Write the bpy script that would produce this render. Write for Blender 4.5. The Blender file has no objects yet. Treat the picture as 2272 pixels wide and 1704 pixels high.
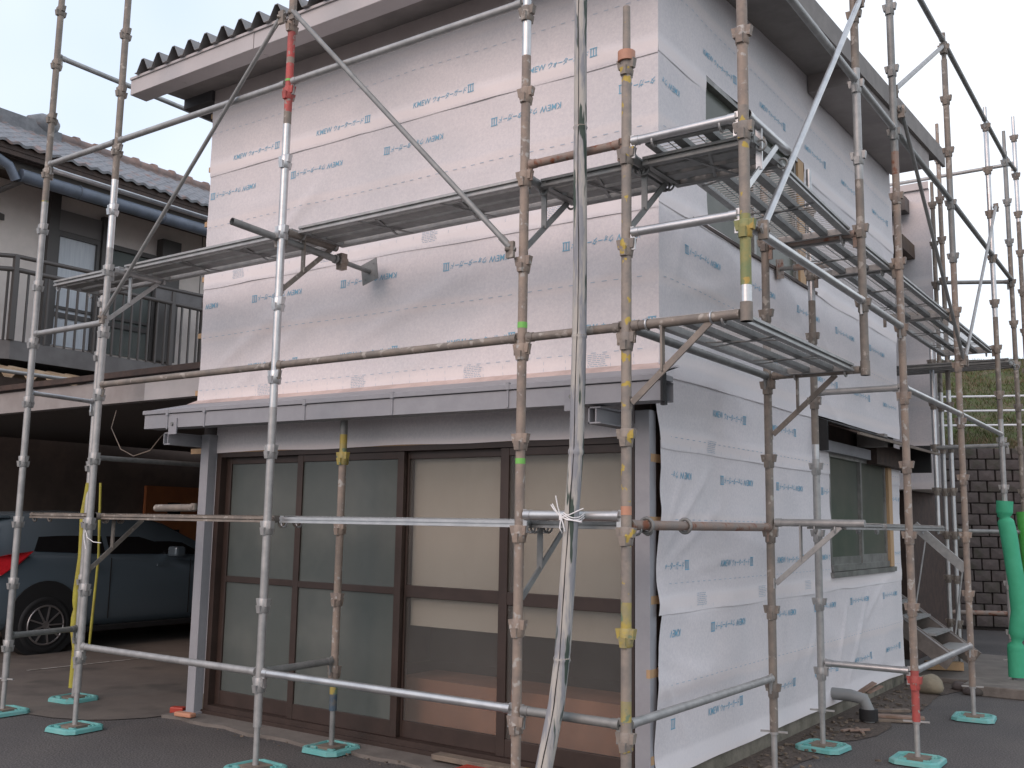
import bpy, math, random
from mathutils import Vector, Matrix, noise

random.seed(7)
C = bpy.context.scene
COL = C.collection
G = 2.3                      # all survey heights below are relative to a scaffold ring 2.3 m above ground

# ------------------------------------------------------------------ camera
cd = bpy.data.cameras.new('camera')
cam = bpy.data.objects.new('camera', cd); COL.objects.link(cam)
cd.sensor_width = 36.0; cd.lens = 2219.37 / 2272 * 36.0
cd.clip_start = 0.05; cd.clip_end = 2000
yaw, pitch, roll = 0.61046969, 0.13814837, 0.01664303
def basis():
    cp, sp = math.cos(pitch), math.sin(pitch)
    f = Vector((0, cp, sp)); u = Vector((0, -sp, cp)); r = Vector((1, 0, 0))
    c, s = math.cos(roll), math.sin(roll)
    r2 = r * c + u * s; u2 = u * c - r * s
    Rz = Matrix.Rotation(yaw, 3, 'Z')
    return Rz @ r2, Rz @ u2, Rz @ f
r_, u_, f_ = basis()
M = Matrix((r_, u_, -f_)).transposed().to_4x4()
M.translation = Vector((2.20240714, -4.07434222, G - 0.86478854))
cam.matrix_world = M
C.camera = cam

# ------------------------------------------------------------------ light
w = bpy.data.worlds.new('World'); C.world = w; w.use_nodes = True
nt = w.node_tree; nt.nodes.clear()
out = nt.nodes.new('ShaderNodeOutputWorld'); bg = nt.nodes.new('ShaderNodeBackground')
sky = nt.nodes.new('ShaderNodeTexSky'); sky.sky_type = 'NISHITA'; sky.sun_disc = False
SUN = Vector((-0.02, -0.86, 0.50)).normalized()
sky.sun_elevation = math.asin(SUN.z); sky.sun_rotation = math.atan2(SUN.x, SUN.y)
sky.air_density = 1.2; sky.dust_density = 2.0; sky.ozone_density = 1.5
tc = nt.nodes.new('ShaderNodeTexCoord')
nz = nt.nodes.new('ShaderNodeTexNoise'); nz.inputs['Scale'].default_value = 1.3; nz.inputs['Detail'].default_value = 4
rp = nt.nodes.new('ShaderNodeValToRGB')
rp.color_ramp.elements[0].position = 0.30; rp.color_ramp.elements[0].color = (4.6, 5.6, 7.2, 1)
rp.color_ramp.elements[1].position = 0.62; rp.color_ramp.elements[1].color = (8.0, 8.2, 8.6, 1)
mx = nt.nodes.new('ShaderNodeMix'); mx.data_type = 'RGBA'; mx.inputs[0].default_value = 0.86
nt.links.new(tc.outputs['Generated'], nz.inputs['Vector']); nt.links.new(nz.outputs['Fac'], rp.inputs['Fac'])
nt.links.new(sky.outputs['Color'], mx.inputs[6]); nt.links.new(rp.outputs['Color'], mx.inputs[7])
nt.links.new(mx.outputs[2], bg.inputs['Color']); bg.inputs['Strength'].default_value = 0.135
nt.links.new(bg.outputs[0], out.inputs[0])
sd = bpy.data.lights.new('sun', 'SUN'); sd.energy = 1.05; sd.angle = math.radians(40); sd.color = (1.0, 0.67, 0.56)
so = bpy.data.objects.new('sun', sd); COL.objects.link(so)
so.rotation_euler = SUN.to_track_quat('Z', 'Y').to_euler(); so.location = (-3, -6, 9)
C.view_settings.view_transform = 'Standard'; C.view_settings.look = 'None'
C.view_settings.exposure = 0.26; C.view_settings.gamma = 1.0; C.view_settings.use_curve_mapping = False

# ------------------------------------------------------------------ materials
MATS = {}
def mat(name, col, rough=0.6, metal=0.0, col2=None, nscale=6.0, lo=0.4, hi=0.6, bump=0.0, bscale=40.0, spec=None,
        col3=None, n3=20.0, lo3=0.6, hi3=0.66, stretch=None, alpha=None, trans=None):
    if name in MATS: return MATS[name]
    m = bpy.data.materials.new(name); m.use_nodes = True; t = m.node_tree; N = t.nodes; L = t.links
    b = N['Principled BSDF']; o = N['Material Output']
    b.inputs['Roughness'].default_value = rough; b.inputs['Metallic'].default_value = metal
    if spec is not None: b.inputs['Specular IOR Level'].default_value = spec
    b.inputs['Base Color'].default_value = (*col, 1)
    tcn = N.new('ShaderNodeTexCoord'); mp = N.new('ShaderNodeMapping')
    L.new(tcn.outputs['Object'], mp.inputs['Vector'])
    oi = N.new('ShaderNodeObjectInfo'); vm = N.new('ShaderNodeVectorMath'); vm.operation = 'ADD'
    cmb = N.new('ShaderNodeCombineXYZ'); mul = N.new('ShaderNodeMath'); mul.operation = 'MULTIPLY'; mul.inputs[1].default_value = 37.0
    L.new(oi.outputs['Random'], mul.inputs[0]); L.new(mul.outputs[0], cmb.inputs[0]); L.new(mul.outputs[0], cmb.inputs[2])
    L.new(mp.outputs['Vector'], vm.inputs[0]); L.new(cmb.outputs[0], vm.inputs[1])
    if stretch: mp.inputs['Scale'].default_value = stretch
    cur = None
    if col2:
        n1 = N.new('ShaderNodeTexNoise'); n1.inputs['Scale'].default_value = nscale; n1.inputs['Detail'].default_value = 6; n1.inputs['Roughness'].default_value = 0.65
        L.new(vm.outputs[0], n1.inputs['Vector'])
        r1 = N.new('ShaderNodeValToRGB'); r1.color_ramp.elements[0].position = lo; r1.color_ramp.elements[1].position = hi
        r1.color_ramp.elements[0].color = (*col, 1); r1.color_ramp.elements[1].color = (*col2, 1)
        L.new(n1.outputs['Fac'], r1.inputs['Fac']); cur = r1.outputs['Color']
    if col3:
        n3_ = N.new('ShaderNodeTexNoise'); n3_.inputs['Scale'].default_value = n3; n3_.inputs['Detail'].default_value = 3
        L.new(vm.outputs[0], n3_.inputs['Vector'])
        r3 = N.new('ShaderNodeValToRGB'); r3.color_ramp.elements[0].position = lo3; r3.color_ramp.elements[1].position = hi3
        r3.color_ramp.elements[0].color = (0, 0, 0, 1); r3.color_ramp.elements[1].color = (1, 1, 1, 1)
        L.new(n3_.outputs['Fac'], r3.inputs['Fac'])
        m3 = N.new('ShaderNodeMix'); m3.data_type = 'RGBA'; L.new(r3.outputs['Color'], m3.inputs[0])
        if cur is not None: L.new(cur, m3.inputs[6])
        else: m3.inputs[6].default_value = (*col, 1)
        m3.inputs[7].default_value = (*col3, 1); cur = m3.outputs[2]
    if cur is not None: L.new(cur, b.inputs['Base Color'])
    if bump:
        nb = N.new('ShaderNodeTexNoise'); nb.inputs['Scale'].default_value = bscale; nb.inputs['Detail'].default_value = 4
        L.new(vm.outputs[0], nb.inputs['Vector'])
        bp = N.new('ShaderNodeBump'); bp.inputs['Strength'].default_value = bump; bp.inputs['Distance'].default_value = 0.01
        L.new(nb.outputs['Fac'], bp.inputs['Height']); L.new(bp.outputs[0], b.inputs['Normal'])
    if trans:
        tr = N.new('ShaderNodeBsdfTransparent'); tr.inputs[0].default_value = (*trans[1], 1)
        ms = N.new('ShaderNodeMixShader'); ms.inputs[0].default_value = trans[0]
        L.new(b.outputs[0], ms.inputs[1]); L.new(tr.outputs[0], ms.inputs[2]); L.new(ms.outputs[0], o.inputs[0])
    MATS[name] = m; return m

def wrap_material():
    m = bpy.data.materials.new('house_wrap'); m.use_nodes = True; N = m.node_tree.nodes; L = m.node_tree.links
    b = N['Principled BSDF']; b.inputs['Roughness'].default_value = 0.75; b.inputs['Specular IOR Level'].default_value = 0.25
    g = N.new('ShaderNodeNewGeometry')
    n1 = N.new('ShaderNodeTexNoise'); n1.inputs['Scale'].default_value = 1.6; n1.inputs['Detail'].default_value = 3
    L.new(g.outputs['Position'], n1.inputs['Vector'])
    r = N.new('ShaderNodeValToRGB'); r.color_ramp.elements[0].position = .35; r.color_ramp.elements[1].position = .65
    r.color_ramp.elements[0].color = (.70, .685, .695, 1); r.color_ramp.elements[1].color = (.76, .73, .735, 1)
    L.new(n1.outputs['Fac'], r.inputs['Fac'])
    # fine mottled fibre texture of the non-woven sheet
    n2 = N.new('ShaderNodeTexNoise'); n2.inputs['Scale'].default_value = 55; n2.inputs['Detail'].default_value = 5; n2.inputs['Roughness'].default_value = .8
    L.new(g.outputs['Position'], n2.inputs['Vector'])
    r2 = N.new('ShaderNodeValToRGB'); r2.color_ramp.elements[0].position = .3; r2.color_ramp.elements[1].position = .7
    r2.color_ramp.elements[0].color = (.86, .86, .88, 1); r2.color_ramp.elements[1].color = (1.06, 1.05, 1.04, 1)
    L.new(n2.outputs['Fac'], r2.inputs['Fac'])
    mx = N.new('ShaderNodeMix'); mx.data_type = 'RGBA'; mx.blend_type = 'MULTIPLY'; mx.inputs[0].default_value = 1
    L.new(r.outputs['Color'], mx.inputs[6]); L.new(r2.outputs['Color'], mx.inputs[7])
    # doubled, more opaque sheet along each lap, and a warmer stripe where a batten backs the sheet
    sx = N.new('ShaderNodeSeparateXYZ'); L.new(g.outputs['Position'], sx.inputs[0])
    wob = N.new('ShaderNodeMath'); wob.operation = 'MULTIPLY_ADD'; L.new(n1.outputs['Fac'], wob.inputs[0]); wob.inputs[1].default_value = .05; L.new(sx.outputs['Z'], wob.inputs[2])
    zr = N.new('ShaderNodeMapRange'); zr.inputs['From Min'].default_value = 0; zr.inputs['From Max'].default_value = 6; L.new(wob.outputs[0], zr.inputs['Value'])
    cr = N.new('ShaderNodeValToRGB'); el = cr.color_ramp.elements; el[0].position = 0; el[0].color = (0,0,0,1); el[1].position = 1; el[1].color = (0,0,0,1)
    for zs in (.11, .955, 1.855, 2.27, 3.235, 4.15):
        for p_, v_ in ((zs-.002, 0), (zs+.003, 1), (zs+.105, 1), (zs+.125, 0)):
            e_ = el.new((p_+.025)/6); e_.color = (v_, v_, v_, 1)
    L.new(zr.outputs[0], cr.inputs['Fac'])
    ma = N.new('ShaderNodeMix'); ma.data_type = 'RGBA'; ma.blend_type = 'MIX'; ml = N.new('ShaderNodeMath'); ml.operation = 'MULTIPLY'; ml.inputs[1].default_value = .55; L.new(cr.outputs['Color'], ml.inputs[0]); L.new(ml.outputs[0], ma.inputs[0])
    L.new(mx.outputs[2], ma.inputs[6]); ma.inputs[7].default_value = (.86, .83, .84, 1)
    pp = N.new('ShaderNodeMath'); pp.operation = 'PINGPONG'; pp.inputs[1].default_value = .2275; sh = N.new('ShaderNodeMath'); sh.operation = 'SUBTRACT'; sh.inputs[1].default_value = .125; L.new(wob.outputs[0], sh.inputs[0]); L.new(sh.outputs[0], pp.inputs[0])
    pr_ = N.new('ShaderNodeMapRange'); pr_.inputs['From Min'].default_value = .018; pr_.inputs['From Max'].default_value = .05; pr_.inputs['To Min'].default_value = .38; pr_.inputs['To Max'].default_value = 0; L.new(pp.outputs[0], pr_.inputs['Value'])
    mc = N.new('ShaderNodeMix'); mc.data_type = 'RGBA'; L.new(pr_.outputs[0], mc.inputs[0]); L.new(ma.outputs[2], mc.inputs[6]); mc.inputs[7].default_value = (.84, .76, .73, 1)
    L.new(mc.outputs[2], b.inputs['Base Color'])
    # soft broad wrinkles + weave
    mp = N.new('ShaderNodeMapping'); mp.inputs['Scale'].default_value = (1.2, 1.2, 3.2); mp.inputs['Rotation'].default_value = (.25, .3, 0)
    L.new(g.outputs['Position'], mp.inputs['Vector'])
    n3 = N.new('ShaderNodeTexNoise'); n3.inputs['Scale'].default_value = 1.6; n3.inputs['Detail'].default_value = 2.5; n3.inputs['Distortion'].default_value = .5
    L.new(mp.outputs[0], n3.inputs['Vector'])
    bp = N.new('ShaderNodeBump'); bp.inputs['Strength'].default_value = .35; bp.inputs['Distance'].default_value = .012
    L.new(n3.outputs['Fac'], bp.inputs['Height'])
    bp2 = N.new('ShaderNodeBump'); bp2.inputs['Strength'].default_value = .15; bp2.inputs['Distance'].default_value = .0015
    L.new(n2.outputs['Fac'], bp2.inputs['Height']); L.new(bp.outputs[0], bp2.inputs['Normal']); L.new(bp2.outputs[0], b.inputs['Normal'])
    # the sheet lets a little light through
    MATS['house_wrap'] = m; return m
WRAP = wrap_material()
GALV = mat('galvanised_steel', (.31, .315, .31), .5, .45, (.42, .42, .41), 14, .35, .65, .06, 60)
GALVB = mat('bright_galvanised_steel', (.46, .47, .48), .36, .75, (.60, .605, .60), 9, .35, .65, .04, 60)
GALVD = mat('dull_galvanised_steel', (.20, .205, .20), .55, .35, (.28, .285, .275), 12, .35, .65, .08, 60)
TAN = mat('cement_dusted_steel', (.33, .265, .215), .7, .15, (.23, .195, .17), 9, .4, .62, .25, 80, col3=(.42, .40, .37), n3=26, lo3=.6, hi3=.66)
TANY = mat('dusted_steel_with_yellow_paint', (.30, .26, .22), .7, .15, (.22, .20, .18), 10, .4, .6, .25, 80, col3=(.45, .34, .08), n3=17, lo3=.63, hi3=.66)
TANG = mat('grey_brown_steel', (.26, .225, .19), .65, .25, (.19, .17, .15), 10, .4, .6, .2, 80, col3=(.38, .35, .31), n3=18)
RUST = mat('rusty_steel', (.31, .22, .175), .7, .15, (.26, .225, .20), 8, .4, .6, .25, 80, col3=(.22, .08, .04), n3=14, lo3=.55, hi3=.66)
REDP = mat('worn_red_paint', (.48, .09, .08), .6, .05, (.33, .08, .07), 12, .4, .6, .2, 80, col3=(.30, .26, .23), n3=22, lo3=.60, hi3=.64)
YELP = mat('worn_yellow_paint', (.42, .33, .08), .6, .05, (.29, .26, .14), 12, .4, .6, .2, 80, col3=(.16, .22, .14), n3=16, lo3=.56, hi3=.6)
OLIV = mat('olive_paint', (.28, .26, .10), .6, .1, (.17, .22, .10), 9, .4, .6, .2, 80, col3=(.42, .30, .08), n3=14, lo3=.58, hi3=.62)
BLUP = mat('blue_grey_paint', (.07, .11, .15), .6, .1, (.14, .14, .13), 14, .45, .6, .2, 80)
GRNT = mat('green_tape', (.18, .50, .10), .5)
ORNG = mat('orange_plastic', (.50, .25, .16), .55, 0, (.42, .22, .15), 12)
TURQ = mat('turquoise_plastic', (.12, .40, .38), .55, 0, (.19, .43, .41), 8, .35, .65, .15, 50, col3=(.28, .36, .33), n3=14, lo3=.62, hi3=.75)
GREEN = mat('green_foam', (.04, .36, .19), .7, 0, (.06, .42, .24), 5, .3, .7, .5, 14)
GREEN2 = mat('leaf_green_foam', (.06, .36, .05), .6, 0, (.08, .42, .09), 5)
YFOAM = mat('yellow_foam', (.40, .37, .05), .6, 0, (.33, .28, .05), 8, .4, .6, .2, 30)
HGREY = mat('grey_painted_steel', (.33, .335, .355), .6, .0, (.30, .305, .325), 7, .4, .6, .05, 50)
FASC = mat('fascia_grey', (.52, .49, .485), .5, .05, (.47, .445, .44), 3, .35, .65, .06, 30, col3=(.24, .22, .21), n3=7, lo3=.68, hi3=.8)
SOFF = mat('soffit_board', (.27, .25, .235), .8, 0, (.22, .205, .195), 4, .4, .6, .1, 30)
ROOFM = mat('roof_sheet', (.24, .23, .225), .5, .2, (.17, .165, .16), 5, .4, .6, .05, 40)
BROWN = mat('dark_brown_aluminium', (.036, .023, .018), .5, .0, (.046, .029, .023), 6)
BWOOD = mat('dark_wood', (.045, .03, .025), .7, 0, (.07, .045, .035), 12, .4, .6, .2, 50)
LWOOD = mat('new_pine', (.44, .28, .15), .7, 0, (.52, .35, .20), 3, .3, .7, .1, 60, stretch=(12, 12, 1.5))
OWOOD = mat('weathered_wood', (.22, .18, .14), .8, 0, (.15, .12, .10), 8, .4, .6, .3, 60)
ALU = mat('window_aluminium', (.33, .33, .32), .4, .5, (.22, .22, .21), 6)
GLD = mat('green_grey_glass', (.075, .090, .075), .3, 0, (.10, .11, .09), 3, spec=.35)
FRG = mat('frosted_glass_dark', (.10, .12, .112), .38, 0, (.135, .15, .14), 1.6, .3, .7, .03, 40, spec=.55, col3=(.17, .185, .17), n3=2.2, lo3=.5, hi3=.75, trans=(.28, (.75, .8, .78)))
FRL = mat('frosted_glass_clear', (.22, .215, .205), .30, 0, (.15, .148, .14), 1.4, .3, .7, .03, 40, spec=.5, trans=(.74, (.97, .97, .95)))
CURT = mat('beige_curtain', (.78, .73, .65), .9, 0, (.72, .67, .60), 2.2, .35, .7)
TERR = mat('terracotta_board', (.55, .27, .17), .8, 0, (.42, .21, .14), 3)
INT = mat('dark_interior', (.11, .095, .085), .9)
CONC = mat('concrete', (.20, .18, .16), .9, 0, (.15, .135, .12), 5, .35, .65, .35, 70, col3=(.10, .09, .08), n3=3.2, lo3=.55, hi3=.75)
FOUND = mat('foundation_concrete', (.22, .20, .16), .9, 0, (.14, .13, .10), 6, .4, .6, .4, 60, col3=(.09, .09, .07), n3=7, lo3=.56, hi3=.7)
STONE = mat('retaining_block', (.105, .088, .084), .9, 0, (.072, .062, .060), 9, .35, .65, .6, 45, col3=(.055, .055, .04), n3=5, lo3=.5, hi3=.75)
JOINT = mat('dark_joint', (.055, .048, .045), .95)
BLACK = mat('black_rubber', (.016, .016, .017), .65, 0, bump=.1, bscale=40)
FELT = mat('black_roofing_felt', (.02, .02, .02), .8)
BAMB = mat('peeling_bamboo', (.46, .44, .40), .75, 0, (.27, .28, .30), 3.2, .45, .55, .35, 60, col3=(.05, .075, .06), n3=3.6, lo3=.60, hi3=.63, stretch=(7, 7, .8))
STRING = mat('white_string', (.80, .80, .80), .7)
INK = mat('blue_print_ink', (.20, .43, .58), .7)
INKF = mat('faint_print_ink', (.44, .52, .60), .7)
NWALL = mat('neighbour_plaster', (.80, .72, .67), .9, 0, (.74, .67, .62), 4, .4, .6, .15, 60)
TILE = mat('grey_roof_tile', (.20, .205, .215), .5, .0, (.115, .12, .13), 8, .35, .65, .2, 40, col3=(.20, .13, .11), n3=5, lo3=.55, hi3=.7)
TILER = mat('reddish_ridge_tile', (.26, .185, .16), .6, 0, (.18, .14, .13), 7, .4, .6, .2, 40)
GUTT = mat('blue_grey_gutter', (.13, .155, .20), .4, 0, (.10, .12, .15), 5)
NDARK = mat('dark_bronze_metal', (.095, .088, .084), .5, .2)
NBASE = mat('balcony_fascia', (.15, .145, .145), .7, 0, (.12, .115, .115), 4)
CURTW = mat('pale_blue_curtain', (.66, .70, .74), .8, 0, (.58, .62, .67), 5, stretch=(8, 8, .6))
POLYC = mat('old_corrugated_plastic', (.33, .27, .19), .6, 0, (.22, .16, .10), 4, .4, .6)
CARP = mat('grey_blue_car_paint', (.15, .195, .23), .25, .35, spec=.6)
CGL = mat('car_glass', (.012, .012, .013), .06, 0, spec=.8)
TAIL = mat('red_tail_lamp', (.55, .02, .03), .18, 0, (.42, .015, .02), 12, spec=.7)
RIM = mat('alloy_rim', (.40, .38, .38), .3, .8)
CHROME = mat('chrome', (.65, .66, .68), .12, .95)
ORD = mat('orange_brown_door', (.50, .17, .06), .6, 0, (.42, .14, .055), 4)
PVC = mat('grey_pvc', (.24, .25, .25), .45)
TERP = mat('brown_clay', (.22, .15, .11), .8, 0, (.30, .22, .18), 10)
REDB = mat('red_plastic', (.42, .05, .03), .45)
WHITEP = mat('white_painted_pipe', (.72, .73, .75), .4)
SOIL = mat('soil_and_chips', (.07, .055, .045), .95, 0, (.15, .12, .10), 40, .45, .7, .6, 60)

# ------------------------------------------------------------------ mesh helpers
class MB:
    def __init__(s): s.v = []; s.f = []; s.sm = []
    def add(s, vs, fs, smooth=False):
        n = len(s.v); s.v += [tuple(v) for v in vs]
        for f in fs: s.f.append([n + i for i in f]); s.sm.append(smooth)
        return s
    def box(s, a, b):
        x0, y0, z0 = a; x1, y1, z1 = b
        x0, x1 = min(x0, x1), max(x0, x1); y0, y1 = min(y0, y1), max(y0, y1); z0, z1 = min(z0, z1), max(z0, z1)
        return s.add([(x0,y0,z0),(x1,y0,z0),(x1,y1,z0),(x0,y1,z0),(x0,y0,z1),(x1,y0,z1),(x1,y1,z1),(x0,y1,z1)],
                     [(0,3,2,1),(4,5,6,7),(0,1,5,4),(1,2,6,5),(2,3,7,6),(3,0,4,7)])
    def bar(s, p0, p1, w_, h, up=(0,0,1), bevel=0):
        p0 = Vector(p0); p1 = Vector(p1); d = (p1 - p0).normalized(); up = Vector(up)
        if abs(d.dot(up)) > .98: up = Vector((1, 0, 0))
        sd_ = d.cross(up).normalized(); uu = sd_.cross(d).normalized()
        vs = [p + sd_ * (a * w_ / 2) + uu * (b * h / 2) for p in (p0, p1) for a, b in ((-1,-1),(1,-1),(1,1),(-1,1))]
        return s.add(vs, [(0,1,2,3),(7,6,5,4),(0,4,5,1),(1,5,6,2),(2,6,7,3),(3,7,4,0)])
    def tube(s, pts, r, n=12, cap=True, hollow=False):
        pts = [Vector(p) for p in pts]; rs = r if isinstance(r, (list, tuple)) else [r] * len(pts)
        vs = []; ref = None
        for i, p in enumerate(pts):
            d = (pts[min(i + 1, len(pts) - 1)] - pts[max(i - 1, 0)]).normalized()
            if ref is None: ref = Vector((0, 0, 1)) if abs(d.z) < .9 else Vector((1, 0, 0))
            a = d.cross(ref).normalized(); b_ = d.cross(a).normalized(); ref = a.cross(d)
            for k in range(n):
                t = 2 * math.pi * k / n; vs.append(p + (a * math.cos(t) + b_ * math.sin(t)) * rs[i])
        m = len(pts)
        s.add(vs, [(i*n+k, i*n+(k+1)%n, (i+1)*n+(k+1)%n, (i+1)*n+k) for i in range(m-1) for k in range(n)], True)
        if cap:
            s.add(vs[:n], [tuple(range(n))]); s.add(vs[-n:], [tuple(reversed(range(n)))])
        return s
    def torus(s, c, ax, R, r, n=16, m=8):
        c = Vector(c); ax = Vector(ax).normalized(); a = ax.orthogonal().normalized(); b_ = ax.cross(a)
        vs = []
        for i in range(n):
            t = 2*math.pi*i/n; d = a*math.cos(t) + b_*math.sin(t)
            for j in range(m):
                q = 2*math.pi*j/m; vs.append(c + d*(R + r*math.cos(q)) + ax*(r*math.sin(q)))
        return s.add(vs, [(i*m+j, ((i+1)%n)*m+j, ((i+1)%n)*m+(j+1)%m, i*m+(j+1)%m) for i in range(n) for j in range(m)], True)
    def quad(s, a, b, c, d): return s.add([a, b, c, d], [(0, 1, 2, 3)])
    def mesh(s, name, off=(0, 0, 0)):
        me = bpy.data.meshes.new(name)
        me.from_pydata([(v[0]-off[0], v[1]-off[1], v[2]-off[2]) for v in s.v], [], s.f)
        me.polygons.foreach_set('use_smooth', s.sm); me.update(); return me

def world_loc(o):
    p = Vector(o.location); q = o.parent
    while q: p = p + Vector(q.location); q = q.parent
    return p
def obj(name, mb, m, parent=None, label=None, kind=None, bevel=0):
    off = world_loc(parent) if parent else (0, 0, 0)
    me = mb.mesh(name, off); me.materials.append(m)
    o = bpy.data.objects.new(name, me); COL.objects.link(o)
    if parent: o.parent = parent
    if label: o['label'] = label
    if kind: o['kind'] = kind
    if bevel:
        bm = o.modifiers.new('bevel', 'BEVEL'); bm.width = bevel; bm.segments = 2; bm.limit_method = 'ANGLE'
    return o
def share(name, me, parent, loc, rz=0):
    o = bpy.data.objects.new(name, me); COL.objects.link(o); o.parent = parent; o.location = loc; o.rotation_euler[2] = rz; return o
def thing(name, label, cat, loc=(0, 0, 0), group=None):
    o = bpy.data.objects.new(name, None); COL.objects.link(o); o.location = loc; o.empty_display_size = .1
    o['label'] = label; o['category'] = cat
    if group: o['group'] = group
    return o
def tag(o, label, cat, group=None):
    o['label'] = label; o['category'] = cat
    if group: o['group'] = group
    return o
def mk(name, mb, m, label, cat, group=None, bevel=0):      # a thing that is one mesh, origin at its base
    xs = [v[0] for v in mb.v]; ys = [v[1] for v in mb.v]; zs = [v[2] for v in mb.v]
    loc = ((min(xs)+max(xs))/2, (min(ys)+max(ys))/2, min(zs))
    me = mb.mesh(name, loc); me.materials.append(m)
    o = bpy.data.objects.new(name, me); COL.objects.link(o); o.location = loc
    if bevel:
        bm = o.modifiers.new('bevel', 'BEVEL'); bm.width = bevel; bm.segments = 2; bm.limit_method = 'ANGLE'
    return tag(o, label, cat, group)
def structure(name, mb, m, parent=None):
    o = obj(name, mb, m, parent); o['kind'] = 'structure'; return o

# ------------------------------------------------------------------ ground, hill
def asphalt_material():
    m = bpy.data.materials.new('asphalt'); m.use_nodes = True; N = m.node_tree.nodes; L = m.node_tree.links
    b = N['Principled BSDF']; b.inputs['Roughness'].default_value = .85
    g = N.new('ShaderNodeNewGeometry')
    a = N.new('ShaderNodeTexNoise'); a.inputs['Scale'].default_value = 95; a.inputs['Detail'].default_value = 3
    c = N.new('ShaderNodeTexNoise'); c.inputs['Scale'].default_value = .9; c.inputs['Detail'].default_value = 6
    L.new(g.outputs['Position'], a.inputs['Vector']); L.new(g.outputs['Position'], c.inputs['Vector'])
    r1 = N.new('ShaderNodeValToRGB'); r1.color_ramp.elements[0].position = .35; r1.color_ramp.elements[1].position = .72
    r1.color_ramp.elements[0].color = (.040, .038, .038, 1); r1.color_ramp.elements[1].color = (.16, .152, .146, 1)
    r2 = N.new('ShaderNodeValToRGB'); r2.color_ramp.elements[0].position = .3; r2.color_ramp.elements[1].position = .7
    r2.color_ramp.elements[0].color = (.80, .80, .82, 1); r2.color_ramp.elements[1].color = (1.25, 1.20, 1.15, 1)
    mx = N.new('ShaderNodeMix'); mx.data_type = 'RGBA'; mx.blend_type = 'MULTIPLY'; mx.inputs[0].default_value = 1
    L.new(a.outputs['Fac'], r1.inputs['Fac']); L.new(c.outputs['Fac'], r2.inputs['Fac'])
    L.new(r1.outputs['Color'], mx.inputs[6]); L.new(r2.outputs['Color'], mx.inputs[7]); L.new(mx.outputs[2], b.inputs['Base Color'])
    bp = N.new('ShaderNodeBump'); bp.inputs['Strength'].default_value = .6; bp.inputs['Distance'].default_value = .006
    L.new(a.outputs['Fac'], bp.inputs['Height']); L.new(bp.outputs[0], b.inputs['Normal']); return m
ASPH = asphalt_material()
SLAB = mat('carport_concrete', (.155, .135, .115), .85, 0, (.115, .10, .088), 2.2, .35, .65, .3, 90, col3=(.075, .068, .06), n3=1.6, lo3=.55, hi3=.7)
structure('ground', MB().add([(-400,-400,0),(400,-400,0),(400,400,0),(-400,400,0)], [(0,1,2,3)]), ASPH)
# carport slab with an uneven front edge
edge = [(-13, -1.2), (-9, -.55), (-7, -.25), (-5.6, .0), (-5.0, .10), (-4.7, .14), (-4.45, .24), (-4.32, .36), (-4.2, .55), (-4.14, .80)]
mb = MB(); vs = [(x, y, .006) for x, y in edge] + [(-4.14, 10, .006), (-13, 10, .006)]
mb.add(vs, [tuple(range(len(vs)))]); structure('carport_floor', mb, SLAB)
structure('parking_line', MB().add([(-6.93,1.2,.011),(-6.89,1.2,.011),(-6.83,2.7,.011),(-6.87,2.7,.011)], [(0,1,2,3)]), mat('faded_line_paint', (.42,.41,.38), .8, 0, (.2,.185,.16), 9, .5, .6))
# concrete apron before the doors, ragged edge, tiny step
mb = MB(); ap = []
xs = [-4.14 + i * (4.14 + .1) / 26 for i in range(27)]
for i, x in enumerate(xs): ap.append((x, .64 + .025 * math.sin(i * 1.9) + .015 * math.sin(i * .7), .022))
n_ = len(ap); vs = ap + [(x, .90, .024) for x in reversed(xs)]
mb.add(vs, [tuple(range(len(vs)))]); mb.add([(a, b, .0) for a, b, c in ap] + ap, [(i, i+1, n_+i+1, n_+i) for i in range(n_-1)])
structure('door_apron', mb, CONC)
# strip of soil and debris along the side wall foundation
mb = MB(); n_ = 40; ri = random.Random(3); inner = []; outer = []
for i in range(n_ + 1):
    y = 1.0 + i * 5.6 / n_; inner.append((-.3, y, .012)); outer.append((.02 + .18 * noise.noise((y * .9, 0, 1)) + (.12 if y > 3 else 0) + ri.uniform(-.02, .02), y, .005))
mb.add(inner + outer, [(i, n_+1+i, n_+2+i, i+1) for i in range(n_)]); structure('soil_strip', mb, SOIL)
mb = MB(); ri = random.Random(5)
for i in range(420):
    y = ri.uniform(.9, 6.4); x = -.24 + abs(ri.gauss(0, .17)); s_ = ri.uniform(.006, .022)
    if i % 3 == 0: x = ri.uniform(-3.5, -.2); y = ri.uniform(.5, .84); s_ *= .6
    a = ri.uniform(0, 6.28); mb.bar((x, y, .012 + s_*.3), (x + math.cos(a)*s_*1.8, y + math.sin(a)*s_*1.8, .012 + s_*.5), s_, s_*.6)
o = obj('debris_chips', mb, mat('light_chips', (.20, .16, .12), .9, 0, (.08, .07, .06), 20)); o['kind'] = 'stuff'; o['label'] = 'scattered wood chips and grit along the foot of the wrapped walls'; 

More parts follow.
